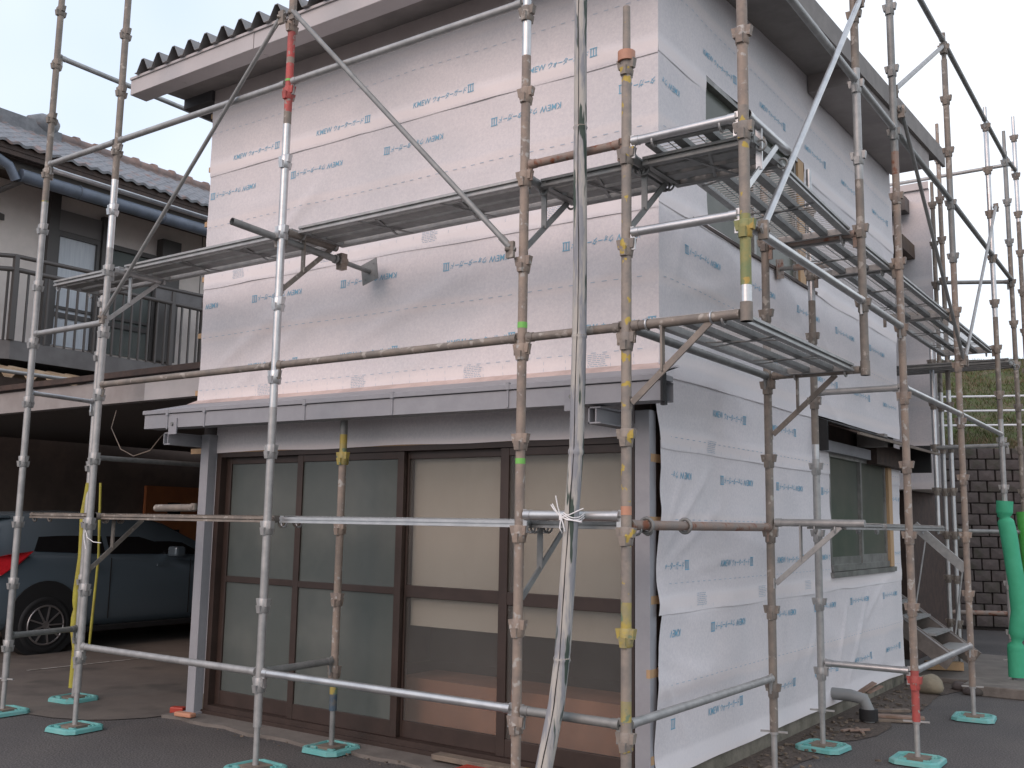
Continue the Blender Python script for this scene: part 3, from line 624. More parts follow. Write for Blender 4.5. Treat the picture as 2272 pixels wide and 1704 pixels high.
# curtain with soft folds just behind the right doors
mb = MB(); n = 90; vs = []
for z in (Z(-1.53), Z(-.40)):
    for i in range(n+1):
        x = -2.12 + 1.72*i/n; vs.append((x, 1.0 + .002*math.sin(i*.9) + .002*math.sin(i*.37), z))
mb.add(vs, [(i, i+1, n+2+i, n+1+i) for i in range(n)], True)
mk('curtain', mb, CURT, 'plain beige blind hanging behind the two right door panels', 'curtain')
mk('low_cabinet', MB().box((-2.3, 1.12, .12), (-.40, 1.5, Z(-1.88))), TERR, 'terracotta cabinet seen through the lower right door glass', 'cabinet')
mk('storage_box', MB().box((-2.85, 1.10, .12), (-2.45, 1.35, .75)), CURT, 'pale box standing behind the second frosted door panel', 'box')
mk('white_panel', MB().box((-3.05, 1.12, Z(-1.22)), (-2.62, 1.16, Z(-.78))), CURTW, 'pale notice board behind the second door panel', 'board')

# rear wing
wing = thing('rear_wing', 'grey wrapped upper wing of the house seen beyond its far corner', 'building extension', (-1.9, 8.8, Z(-.42)))
XR = -.22
mb = MB(); n1, n2 = 60, 60; vs = []
for j in range(n2+1):
    for i in range(n1+1):
        x = -3.5 + (XR+3.5)*i/n1; z = -.42 + 3.4*j/n2; vs.append((x, 7.6 - .004 - disp('f', x+3, z), Z(z)))
mb.add(vs, [(j*(n1+1)+i, j*(n1+1)+i+1, (j+1)*(n1+1)+i+1, (j+1)*(n1+1)+i) for j in range(n2) for i in range(n1)], True)
obj('wrap_sheet', mb, WRAP, wing)
def prism_z(pts, z0, z1):
    n = len(pts); return MB().add([(x, y, Z(z0)) for x, y in pts] + [(x, y, Z(z1)) for x, y in pts], [tuple(reversed(range(n))), tuple(range(n, 2*n))] + [(i, (i+1) % n, n+(i+1) % n, n+i) for i in range(n)])
obj('wall', prism_z([(-3.5, 7.62), (XR-.01, 7.62), (-.95, 10.5), (-3.5, 10.5)], -.42, 2.96), NWALL, wing)
obj('roof_edge', prism_z([(-3.6, 7.56), (XR+.0, 7.56), (-.95, 10.6), (-3.6, 10.6)], 2.98, 3.06), FASC, wing)
obj('window_hood', MB().box((-.85, 7.05, Z(2.18)), (-.40, 7.59, Z(2.34))), mat('brown_plywood', (.13, .09, .06), .8, 0, (.09, .06, .045), 5, .4, .6), wing)
obj('window_frame', MB().box((-.80, 7.40, Z(2.72)), (-.44, 7.59, Z(2.88))), NDARK, wing); obj('window_frame', MB().box((-.80, 7.5, Z(1.95)), (-.66, 7.59, Z(2.72))), NDARK, wing)
mk('rear_shade_block', MB().box((-3.5, 7.9, 0), (-.62, 10.4, Z(-.43))), BWOOD, 'dark block standing in for the shade under the rear wing', 'wall')  # added block, its dark colour stands in for the shadow below the wing

mk('stair_shade_block', MB().box((-3.6, 6.1, 0), (-.75, 7.85, Z(-.43))), INT, 'dark block standing in for the shade beside the metal stairs', 'wall')  # added block, shade of the gap by the stairs put into its colour
# ------------------------------------------------------------------ scaffold
a_, b_, c_, k_, l_, h_ = .59013474, 1.80629751, .91499915, 1.81372738, .88259313, 1.77718883
PX = {'E': (0, 0), 'D': (-a_, 0), 'C': (-a_-b_, 0), 'B': (-a_-2*b_, 0), 'A': (-a_-2*b_-c_, 0), 'K': (0, k_), 'G': (a_, k_), 'F': (a_, 0), 'L': (0, k_+l_), 'H': (a_, k_+l_), 'I': (a_, k_+l_+h_),
      'M': (-2.43, .64), 'N': (-5.22, .62), 'J': (.575, 6.45), 'P': (.57, 7.62), 'Q': (.60, 8.15), 'U': (-.155, 7.05), 'V': (-.13, 7.30), 'X': (-.02, 7.15)}
NM = {'A': 'leftmost pole', 'B': 'second pole from the left', 'C': 'red-topped pole', 'D': 'tan pole with green tape', 'E': 'orange-banded corner pole', 'F': 'olive-footed hanging pole', 'G': 'plain hanging pole',
      'K': 'near side-wall pole', 'L': 'far side-wall pole', 'H': 'red-footed pole', 'I': 'tall tan outer pole', 'M': 'short stub pole', 'N': 'yellow-sleeved pole', 'J': 'green-sleeved pole', 'P': 'dark far pole', 'Q': 'rightmost far pole'}
LABEL = {'A': 'leftmost scaffold pole, dusty above and bright below, beside the dark car', 'B': 'second scaffold pole from the left, standing before the yellow foam sleeve',
 'C': 'galvanised scaffold pole with a red painted top, third from the left', 'D': 'tan scaffold pole with two green tape bands, left of the bamboo',
 'E': 'yellow-flecked corner scaffold pole with an orange ring near its top', 'F': 'hanging outer scaffold pole with olive and grey painted foot',
 'G': 'hanging outer scaffold pole ending above the lower deck end', 'K': 'brown scaffold pole close to the side wall, nearest the corner',
 'L': 'pale scaffold pole close to the side wall beside the small window hood', 'H': 'outer scaffold pole with a red painted foot right of the side window',
 'I': 'tan outer scaffold pole with narrow tip standing before the stone wall', 'M': 'short scaffold pole with yellow band standing under the eave before the doors',
 'N': 'scaffold pole in yellow foam hidden behind the second pole', 'J': 'outer scaffold pole with a green foam sleeve round its foot', 'P': 'dark-topped scaffold pole at the far right behind the green sleeves',
 'Q': 'slim pale scaffold pole at the right edge, farthest of all', 'U': 'scaffold pole nearest the house of the three before the rear wing', 'V': 'middle scaffold pole of the three before the rear wing', 'X': 'right-hand scaffold pole at the outer edge of the rear wing'}
# pole: (bottom z, top z, [segments (z, material below..)], base)
POL = {
 'A': (-2.05, 4.0, [(-9, GALV), (1.55, YELP), (1.56, TANG)], True), 'B': (-2.05, 4.0, [(-9, GALV), (1.05, GALVB), (1.56, TANG)], True),
 'C': (-2.05, 4.0, [(-9, GALV), (-.2, GALVB), (1.58, TANG), (1.66, REDP), (1.98, TAN), (2.02, REDP), (2.2, TAN)], True),
 'D': (-2.05, 4.0, [(-9, TAN), (1.55, GALVB)], True), 'E': (-2.05, 1.65, [(-9, TANY), (-1.73, YELP), (-1.64, TANY), (-1.36, YELP), (-1.21, TANY)], True),
 'F': (.02, 4.2, [(-9, TANG), (.10, GALVB), (.18, OLIV), (.50, TANY), (1.0, TAN)], False), 'G': (.02, 4.4, [(-9, TANG), (1.2, GALV), (1.9, TANG)], False),
 'K': (-2.05, 1.67, [(-9, TANG)], True), 'L': (-2.05, 1.65, [(-9, GALV), (-.4, GALVB), (-.3, TANG), (.7, GALVB)], True),
 'H': (-2.05, 4.6, [(-9, REDP), (-1.74, TAN), (1.5, RUST), (1.66, GALVD)], True), 'I': (-2.05, 3.28, [(-9, TAN), (1.3, GALVD), (2.0, TANG)], True),
 'M': (-2.05, -.165, [(-9, BLUP), (-1.95, YELP), (-1.9, TAN), (-.49, YELP), (-.31, GALVD)], True), 'N': (-2.05, 1.2, [(-9, GALV)], True),
 'J': (-2.05, 3.35, [(-9, GALV), (.2, TANG), (1.2, GALVB)], True), 'P': (-2.05, 3.5, [(-9, TANG), (2.2, GALVD)], True), 'Q': (-2.05, 3.85, [(-9, TANG), (2.6, GALVB)], True),
 'U': (-.9, 1.12, [(-9, GALVB)], False), 'V': (-2.05, 2.95, [(-9, GALVB), (.6, TANG)], True), 'X': (-2.05, 3.55, [(-9, GALVB), (.6, TANG), (1.9, TAN)], True)}
def flange_mesh(m):
    f = MB()
    for k in range(4):
        t = math.pi/2 * k; ca, sa = math.cos(t), math.sin(t); up_ = k % 2 == 0
        z0, z1 = (-.021, .024) if up_ else (-.058, -.014)
        r0, r1 = .020, (.047 if up_ else .043)
        def P(r, w__, z): return (ca*r - sa*w__, sa*r + ca*w__, z)
        wd = .017
        bot = .85
        f.add([P(r0,-wd,z0), P(r1*bot,-wd*.8,z0), P(r1*bot,wd*.8,z0), P(r0,wd,z0), P(r0,-wd,z1), P(r1,-wd,z1), P(r1,wd,z1), P(r0,wd,z1)], [(0,3,2,1),(4,5,6,7),(0,1,5,4),(1,2,6,5),(2,3,7,6),(3,0,4,7)])
    f.tube([(0,0,-.058),(0,0,-.052),(0,0,.018),(0,0,.026)], [.026,.031,.031,.026], 12)
    me = f.mesh('flange'); me.materials.append(m); return me
FM = {}
poles = {}
for n_i, k in enumerate('ABCDEFGKLHIMNJPQUVX'):
    x, y = PX[k]; zb, zt2, segs, base = POL[k]
    t = thing('scaffold_pole', LABEL[k], 'scaffold pole', (x, y, 0 if base else Z(zb)), 'vertical poles of the scaffold'); poles[k] = t
    for i, (zs, m) in enumerate(segs):
        lo = max(zb, zs); hi = min(zt2, segs[i+1][0]) if i+1 < len(segs) else zt2
        if hi <= lo: continue
        pts = [(x, y, Z(lo)), (x, y, Z(hi))]; rr = [.0243, .0243]
        if i == len(segs)-1 and zt2 < 3.9 and k != 'M':
            pts = [(x, y, Z(lo)), (x, y, Z(hi-.24)), (x, y, Z(hi-.23)), (x, y, Z(hi))]; rr = [.0243, .0243, .0195, .018]
        obj('tube', MB().tube(pts, rr, 16), m, t)
    nlo, nhi = math.ceil((zb+.05)/.45), math.floor((zt2-.1)/.45)
    for n in range(nlo, nhi+1):
        if k == 'F' and n < 1: continue
        if k == 'G' and n < 1: continue
        mm = segs[0][1]
        for zs, m in segs:
            if n*.45 >= zs: mm = m
        if mm is GALVB and k not in 'CB': mm = TANG
        if mm.name not in FM: FM[mm.name] = flange_mesh(mm)
        share('flange', FM[mm.name], t, (0, 0, Z(n*.45) - t.location.z), 0)
    if base:
        if zb < -1.9:
            obj('jack_screw', MB().tube([(x, y, .02), (x, y, Z(zb)+.02)], .0175, 12), GALVD if k in 'MJ' else GALV, t)
            if k in 'LKIAEHJ':
                m_ = MB().tube([(x, y, Z(zb)-.015), (x, y, Z(zb)+.012)], .024, 10)
                m_.bar((x-.075, y-.02, Z(zb)), (x+.075, y+.02, Z(zb)), .014, .01); obj('jack_nut', m_, GALV, t)
        obj('base_plate', MB().box((x-.06, y-.06, .034), (x+.06, y+.06, .040)), OWOOD, t)
    else:
        obj('socket', MB().tube([(x, y, Z(zb)-.0), (x, y, Z(zb)+.085)], .0275, 16), TANG, t)
# painted rings and tapes
def ring(k, z0, z1, r, m, name): return obj(name, MB().tube([(PX[k][0], PX[k][1], Z(z0)), (PX[k][0], PX[k][1], Z(z1))], r, 20), m, poles[k])
ring('E', 1.365, 1.415, .043, ORNG, 'plastic_ring'); ring('D', .105, .135, .0252, GRNT, 'tape_band'); ring('D', -.575, -.548, .0252, GRNT, 'tape_band'); ring('C', 1.86, 1.875, .0252, GRNT, 'tape_band')
obj('tape_band', MB().tube([(0, 0, Z(-.82)), (0, 0, Z(-.78))], .0252, 16), ORNG, poles['E'])

# base pads
PADL = {'A': 'turquoise base pad under the leftmost pole, cut by the picture edge', 'B': 'turquoise base pad under the second pole, on the dark asphalt', 'C': 'large turquoise base pad under the red-topped pole at the bottom edge',
 'M': 'turquoise base pad before the doors under the short yellow-banded pole', 'N': 'turquoise base pad on the slab at the foot of the yellow sleeve', 'L': 'pale turquoise base pad beside the pipe elbow and broken boards',
 'H': 'turquoise base pad under the red-footed pole at the bottom edge', 'I': 'turquoise base pad under the tan pole before the stone wall', 'J': 'turquoise base pad under the green foam sleeve',
 'Q': 'turquoise base pad at the right edge under the farthest pole', 'P': 'turquoise base pad at the right edge, just behind the green sleeve'}
padm = MB()
S2, s2 = .15, .105
oc = [(-s2,-S2),(s2,-S2),(S2,-s2),(S2,s2),(s2,S2),(-s2,S2),(-S2,s2),(-S2,-s2)]
def octo(sc, z): return [(px*sc, py*sc, z) for px, py in oc]
vs = octo(1.0, 0) + octo(.98, .022) + octo(.90, .030) + octo(.82, .030) + octo(.79, .018) + octo(.02, .018)
padm.add(vs, [(8*r+i, 8*r+(i+1)%8, 8*(r+1)+(i+1)%8, 8*(r+1)+i) for r in range(5) for i in range(8)])
for sx, sy in ((1,1),(-1,1),(1,-1),(-1,-1)): padm.box((sx*.05, sy*.07, .018), (sx*.10, sy*.085, .031)); padm.box((sx*.07, sy*.05, .018), (sx*.085, sy*.066, .029))
padme = padm.mesh('base_pad'); padme.materials.append(TURQ)
padbox = MB().box((-.07,-.07,.0181),(.07,.07,.0335)).mesh('plate_seat'); padbox.materials.append(OWOOD)
for i, (k, lab) in enumerate(PADL.items()):
    o = bpy.data.objects.new('base_pad', padme); COL.objects.link(o); o.location = (PX[k][0], PX[k][1], .007); o.rotation_euler[2] = .1*math.sin(i*2.1)
    tag(o, lab, 'base pad', 'turquoise base pads under the poles'); share('plate_seat', padbox, o, (0, 0, 0))

# ledgers
HN = {-4: 'knee-height', -2: 'chest-height', -1: 'head-height', 0: 'eave-height', 1: 'low upper', 2: 'deck-height', 3: 'third-lift', 4: 'upper guard', 6: 'top left', 7: 'topmost'}
def ledger(pa, pb, z, m, label, r=.0215, off=.03):
    a = Vector((*pa, Z(z))); b = Vector((*pb, Z(z))) if not isinstance(z, tuple) else None
    d = (b - a).normalized(); t = thing('ledger', label, 'scaffold rail', tuple((a+b)/2), 'horizontal rails of the scaffold')
    p, q = a + d*.035, b - d*.035
    obj('tube', MB().tube([p, p + d*.004, q - d*.004, q], r, 14), m, t)
    for e, s_ in ((p, 1), (q, -1)):
        mb = MB(); mb.tube([e - d*s_*.002, e + d*s_*.035], r*1.12, 14); mb.bar(e + Vector((0,0,-.01)), e + Vector((0,0,-.085)), .012, .024, up=d); mb.bar(e + Vector((0,0,.028)) - d*s_*.006, e + Vector((0,0,.0)) - d*s_*.006, .01, .022, up=d)
        obj('wedge_end', mb, m, t)
    return t
LV = lambda n: .45*n + .055
def L2(k1, k2, n, m, lab, dz=0, **kw): return ledger(PX[k1], PX[k2], LV(n)+dz, m, lab, **kw)
L2('B','C',-4, GALV, 'grey knee-height rail from the second pole to the red-topped pole')
L2('C','D',-4, GALVB, 'shiny knee-height rail before the doors, left of the tan pole')
L2('D','E',-4, GALVD, 'dull knee-height rail passing behind the bamboo pole')
L2('A','N',-4, GALVD, 'dark knee-height rail in front of the car wheel')
L2('C','M',-4, GALVD, 'short dark knee-height rail reaching back to the short stub pole')
L2('E','K',-4, GALV, 'sloping knee-height rail along the wrapped side wall')
L2('L','H',-4, GALVB, 'bright knee-height rail below the side window')
L2('H','I',-4, GALVB, 'bright knee-height rail at the foot of the metal stairs')
L2('B','C', 0, TANG, 'long dull rail over the carport beam, left part of eave-height line')
L2('C','D', 0, TANG, 'grey-brown rail just above the lower eave between red-topped and tan poles')
L2('D','E', 0, TANG, 'short grey-brown rail just above the eave, crossing behind the bamboo')
L2('E','K', 0, GALVD, 'dark rail under the lower side deck beside the corner pole')
L2('L','H', 0, GALV, 'grey rail above the window hood joining the two far poles')
L2('H','I', 0, GALVB, 'pale blue rail from the red-footed pole, before the rear wing')
L2('I','J', 0, GALVB, 'pale blue rail crossing the grass bank at the far right')
L2('A','B', 1, GALV, 'short rail in front of the balcony between the two left poles')
L2('A','N',0, GALVB, 'thin bright rail under the balcony at the left', dz=0, r=.017)
L2('A','B', 4, GALV, 'rail in front of the tiled roof between the two left poles')
L2('B','C', 4, GALV, 'long rail rising to the red-topped pole beneath the roof fascia')
L2('C','D', 4, GALV, 'long rail under the roof soffit from the red-topped pole rightwards')
ledger(PX['A'], (PX['A'][0], 2.4), LV(4)-.03, GALVB, 'rail leading back over the neighbour roof gutter')
ledger(PX['A'], (PX['A'][0], 2.4), LV(6), GALV, 'topmost left rail leading back to the corrugated roof edge')
ledger(PX['N'], (PX['N'][0], 2.6), LV(-1), GALVD, 'dark head-height rail leading back into the carport')
L2('D','E', 2, RUST, 'short rusty rail above the front deck behind the bamboo')
L2('E','F', 2, GALVB, 'bright rail beside the corner above the deck, upper of two')
L2('E','F', 1, GALVB, 'bright rail beside the corner below the deck, lower of two')
L2('D','E',-2, GALVB, 'polished short rail to which the bamboo pole is tied', dz=.02, r=.0235)
L2('E','K',-2, RUST, 'pinkish rusty rail at eye level before the wrapped corner', dz=-.02, r=.0235)
tR = [o for o in bpy.data.objects if o.get('label') == 'pinkish rusty rail at eye level before the wrapped corner'][0]
for u in (.20, .62): obj('hook', MB().torus((0, u, Z(LV(-2)-.02)), (0, 1, 0), .034, .009, 16, 8), GALVD, tR)
L2('F','G', 1, GALVB, 'bright guard rail below the upper side deck, first bay', dz=-.045)
L2('G','H', 1, GALV, 'guard rail ending at the red-footed pole, second bay', dz=-.045)
L2('F','G', 4, GALV, 'upper side guard rail under the roof, first bay', dz=-.03)
L2('G','H', 4, GALV, 'upper side guard rail under the roof, second bay', dz=-.03)
L2('H','I', 4, GALVD, 'upper side guard rail dropping past the roof end to the tall tan pole', dz=-.03)
L2('I','J', 4, GALVD, 'upper side guard rail against the sky toward the green-sleeved pole', dz=-.03)
L2('J','P', 4, GALVD, 'upper side guard rail at the right edge toward the dark far pole', dz=-.03)
L2('H','I', 7, GALVD, 'topmost outer rail against the sky, first bay from the upper edge', dz=0)
L2('I','J', 7, GALVD, 'topmost outer rail against the sky, second bay', dz=0)
L2('J','P', 7, GALVD, 'topmost outer rail against the sky, third bay', dz=0)
L2('P','Q', 7, GALVD, 'topmost outer rail against the sky, last short bay', dz=0)
ledger((-1.6, 8.15), (.6, 8.15), 3.29, GALV, 'cross rail running level behind the roof end against the sky')
ledger((-.13, 7.25), (.57, 7.62), 1.80, GALVD, 'short cross rail against the sky right of the rear wing')
ledger((-.2, 7.05), (.575, 7.0), -.01, GALV, 'cross rail before the top of the stone wall')
ledger((-.02, 7.15), (.57, 7.62), -.87, GALVD, 'cross rail before the stone wall at chest height')
L2('G','K', 2, RUST, 'rusty cross tube carrying the upper side deck at the plain hanging pole', dz=-.08)
L2('L','H', 2, TANG, 'brown cross tube carrying the upper side deck at the red-footed pole', dz=-.08)
ledger((0, PX['I'][1]), PX['I'], .98-.08+.0, TANG, 'brown cross tube carrying the upper side deck at the tall tan pole')
ledger((0, 6.45), PX['J'], .90, TANG, 'brown cross tube carrying the far end of the upper side deck')

# braces
def brace(p, q, m, label, r=.0135):
    p = Vector((p[0], p[1], Z(p[2]))); q = Vector((q[0], q[1], Z(q[2]))); d = (q-p).normalized()
    t = thing('diagonal_brace', label, 'scaffold brace', tuple((p+q)/2), 'diagonal braces of the scaffold')
    obj('tube', MB().tube([p, q], r, 12), m, t)
    for e, s_ in ((p, 1), (q, -1)):
        mb = MB().bar(e - d*s_*.03, e + d*s_*.09, .036, .010, up=(0,1,0) if abs(d.x) > abs(d.y) else (1,0,0)); obj('flat_end', mb, m, t)
        mb = MB().bar(e + Vector((0,0,.03)), e + Vector((0,0,-.055)), .020, .045); mb.tube([e + Vector((-.02,-.02,-.01)), e + Vector((.02,.02,-.01))], .012, 8); obj('coupler', mb, TANG, t)
yb = -.045
brace((PX['C'][0]+.05, yb, 2.30), (PX['D'][0]-.05, yb, .52), GALVD, 'grey diagonal brace falling from the red-topped pole to the tan pole', .0155)
brace((PX['C'][0]-.05, yb, 2.30), (PX['B'][0]+.04, yb, .54), GALVD, 'grey diagonal brace falling left across the balcony railing', .0135)
xb = a_ + .045
brace((xb, .10, .46), (xb, k_-.02, 2.33), GALVB, 'light blue diagonal brace crossing before the upper side window', .0165)
brace((xb, PX['H'][1]+.03, 1.96), (xb, PX['I'][1]-.02, .50), GALVD, 'dark slender brace falling past the roof end to the tall tan pole', .0135)
brace((xb, PX['J'][1]-.03, 2.30), (xb, PX['I'][1]+.06, .50), GALV, 'pale brace rising against the sky toward the green-sleeved pole', .0135)
brace((a_, PX['H'][1]+.05, 2.12), (a_, PX['I'][1]-.05, 3.14), GALV, 'short brace rising to the tip of the tall tan pole against the sky', .018)

# brackets: arm tube, strut, flat diagonal
def bracket(k, dirv, n, m, label, ln=.59, drop=.36, dz=0, reach=.42):
    x, y = PX[k]; d = Vector((dirv[0], dirv[1], 0)); z = Z(LV(n)+dz); p = Vector((x, y, z))
    t = thing('cantilever_bracket', label, 'scaffold bracket', tuple(p), 'cantilever brackets of the scaffold')
    obj('arm', MB().tube([p + d*.035, p + d*(ln-.03)], .0225, 14), m, t)
    e = p + d*.035
    obj('wedge_end', MB().tube([e, e + d*.035], .026, 14).bar(e + Vector((0,0,-.01)), e + Vector((0,0,-.08)), .012, .026, up=d), m, t)
    s0 = p + d*.03 + Vector((0,0,-drop)); s1 = p + d*reach + Vector((0,0,-.02))
    obj('diagonal_strut', MB().bar(s0, s1, .010, .030, up=(0,0,1)), m, t)
    ps = s0 + (s1-s0)*.40
    obj('upright', MB().bar(ps, Vector((ps.x, ps.y, z-.015)), .010, .030, up=d.cross(Vector((0,0,1)))), m, t)
    obj('toe_plate', MB().bar(s0 - d*.012 + Vector((0,0,-.03)), s0 - d*.012 + Vector((0,0,.03)), .03, .012), m, t)
bracket('E', (1, 0), 0, TANG, 'cantilever bracket at the corner pole carrying the near end of the lower deck')
tE = [o for o in bpy.data.objects if o.get('label') == 'cantilever bracket at the corner pole carrying the near end of the lower deck'][0]
for u in (.11, .43): obj('clip', MB().torus((u, 0, Z(LV(0))), (1, 0, 0), .027, .005, 16, 6), GALVB, tE)
bracket('K', (1, 0), 0, TANG, 'cantilever bracket carrying the far end of the lower side deck')
bracket('K', (1, 0), -2, GALV, 'cantilever bracket at eye level left of the lower side window', dz=.01)
bracket('D', (0, 1), -2, GALVD, 'dark bracket at eye level just left of the bamboo pole', ln=.55, dz=-.02)
bracket('B', (0, 1), -2, TANG, 'brown bracket at eye level beside the yellow sleeve', ln=.62, dz=-.02)
bracket('C', (0, 1), 2, TANG, 'brown bracket under the front deck at the red-topped pole', ln=.50, dz=-.06)
bracket('B', (0, 1), 2, GALV, 'grey bracket under the front deck at the second pole', ln=.50, dz=-.06)
bracket('D', (0, 1), 2, GALVD, 'bracket with blue tape under the front deck at the tan pole', ln=.50, dz=-.06)
bracket('E', (0, 1), 2, GALVD, 'dark bracket under the deck corner behind the orange-banded pole', ln=.50, dz=-.06)
bracket('F', (0, 1), 2, GALVB, 'pale bracket right of the olive-footed pole beneath the rail', ln=.60, dz=.02, drop=.34)

# decks
def deck(p0, p1, width, label, z, m=GALV, cross=True, ribs=3, hooks=True, end_=GALVD, z2=None, rw_=.034, h=.042):
    rm = GALVD if m is GALV else m
    """p0,p1: centre line ends (x,y); z = underside height of the side rails."""
    a = Vector((*p0, Z(z))); b = Vector((*p1, Z(z if z2 is None else z2))); d = (b-a).normalized(); s_ = Vector((d.y, -d.x, 0)).normalized(); L_ = (b-a).length
    t = thing('scaffold_deck', label, 'scaffold deck', tuple((a+b)/2), 'steel walkway decks')
    for sg in (-1, 1):
        e = s_*(sg*(width/2-.012))
        e = s_*(sg*(width/2-.022)); mb = MB().bar(a+e+Vector((0,0,h/2)), b+e+Vector((0,0,h/2)), .004, h)
        for zz_, hh_ in ((.006, .012), (h-.006, .014)): mb.bar(a+e+s_*sg*.009+Vector((0,0,zz_)), b+e+s_*sg*.009+Vector((0,0,zz_)), .018, hh_)
        mb.bar(a+e-s_*sg*.008+Vector((0,0,.0025)), b+e-s_*sg*.008+Vector((0,0,.0025)), .026, .004)
        obj('side_rail', mb, m, t)
    n = ribs; 
    for i in range(n):
        o_ = -width/2 + width*(i+1)/(n+1)
        if n == 1 or True:
            e = s_*o_; mb = MB().bar(a+e+Vector((0,0,.012)), b+e+Vector((0,0,.012)), rw_, .004); mb.bar(a+e+s_*rw_/2+Vector((0,0,.024)), b+e+s_*rw_/2+Vector((0,0,.024)), .003, .028); mb.bar(a+e-s_*rw_/2+Vector((0,0,.024)), b+e-s_*rw_/2+Vector((0,0,.024)), .003, .028)
            obj('rib', mb, rm, t)
    mb = MB(); k = 0; u = .035
    while u < L_ - .03:
        c = a + d*u + Vector((0,0,.040)); mb.bar(c - s_*(width/2-.02), c + s_*(width/2-.02), .0045, .003); u += .034
    for i in range(n+1):
        o_ = -width/2 + width*(i+.5)/(n+1); e = s_*o_; mb.bar(a+e+Vector((0,0,.0395)), b+e+Vector((0,0,.0395)), .006, .003)
    o = obj('grating', mb, GALV if rm is GALVD and m is GALV else rm, t); o['kind'] = 'stuff'
    for e in (a, b):
        dd = d if e is a else -d
        obj('end_channel', MB().bar(e + dd*.012 - s_*(width/2-.014) + Vector((0,0,.022)), e + dd*.012 + s_*(width/2-.014) + Vector((0,0,.022)), .03, .038), m, t)
        if hooks:
            for sg in (-1, 1): obj('hook', MB().torus(e - dd*.018 + s_*sg*(width/2-.06) + Vector((0,0,.0)), s_, .025, .006, 14, 6), m, t)
    if cross:
        for u in (L_*.32, L_*.68) if L_ > 1 else (L_*.5,):
            c = a + d*u; mb = MB(); mb.bar(c - s_*(width/2-.02) - d*.06 + Vector((0,0,.004)), c + s_*(width/2-.02) + d*.06 + Vector((0,0,.004)), .016, .004); mb.bar(c - s_*(width/2-.02) + d*.06 + Vector((0,0,.0)), c + s_*(width/2-.02) - d*.06 + Vector((0,0,.0)), .016, .004); obj('cross_strap', mb, end_, t)
yA, yB = .10, .50; yc = (yA+yB)/2; zD = .90
xA, xB, xC, xD = PX['A'][0], PX['B'][0], PX['C'][0], PX['D'][0]
deck((xA+.03, yc), (xB-.03, yc), .40, 'steel deck at the left end before the balcony', zD, ribs=2, rw_=.085)
deck((xB+.03, yc), (xC-.03, yc), .40, 'steel deck between the second pole and the red-topped pole', zD, ribs=2, rw_=.085)
deck((xC+.03, yc), (xD-.03, yc), .40, 'steel deck between the red-topped pole and the tan pole', zD, ribs=2, rw_=.085)
deck((xD+.03, yc), (-.03, yc), .40, 'dark short steel deck crossing behind the bamboo pole', .868, GALVD, ribs=2, rw_=.085)
deck((.03, yc), (a_+.0, yc), .40, 'dark short steel deck turning the corner by the orange-banded pole', .868, GALVD, ribs=2, rw_=.085)
xc_ = .31; wS = .46
deck((xc_, .03), (xc_, k_-.03), wS, 'steel grating deck under the upper side window, first bay', .935, z2=.865, ribs=2, rw_=.045)
deck((xc_, k_+.03), (xc_, k_+l_-.03), wS, 'short steel grating deck on the side wall, second bay', .845, ribs=2, rw_=.042)
deck((xc_, k_+l_+.03), (xc_, PX['I'][1]-.03), wS, 'steel grating deck on the side wall, third bay past the far corner', .845, ribs=2, rw_=.042)
deck((xc_, PX['I'][1]+.03), (xc_, 6.42), wS, 'steel grating deck at the far end by the rear wing', .845, ribs=2, rw_=.042)
deck((.33, .03), (.33, k_-.03), .42, 'lower steel grating deck beside the corner above the eave', .045, ribs=2, rw_=.042)
deck((-.75, 7.0), (.62, 7.0), .45, 'dark deck spanning level before the rear wing and the grass bank', .80, GALVD, cross=False)
deck((.33, k_+.03), (.33, k_+l_-.03), .24, 'narrow deck at eye level crossing the lower side window', -.87, ribs=1, h=.032)
deck((.33, k_+l_+.03), (.33, PX['I'][1]-.03), .24, 'narrow deck at eye level beside the metal stairs', -.87, ribs=1, h=.032)
deck((xA+.03, .18), (xB-.03, .18), .24, 'narrow dusty deck at eye level before the car', -.885, TANG, ribs=1, h=.032)
deck((xB+.03, .18), (xC-.03, .18), .24, 'long dusty narrow deck at eye level beside the grey door post', -.885, TANG, ribs=1, h=.032)
deck((xC+.03, .18), (xD-.03, .18), .24, 'long pale narrow deck at eye level across the door glass', -.885, GALVB, ribs=1, h=.032)
deck((xD+.03, .18), (-.03, .18), .24, 'short narrow deck at eye level behind the tied bamboo', -.885, GALV, ribs=1, h=.032)
mk('loose_tube', MB().tube([(-4.05, .42, Z(-.80)), (-3.62, .42, Z(-.795))], .026, 14).tube([(-3.63, .42, Z(-.81)), (-3.63, .42, Z(-.765))], .022, 10), TANG, 'short dusty loose tube lying on the deck by the yellow sleeve', 'tube')

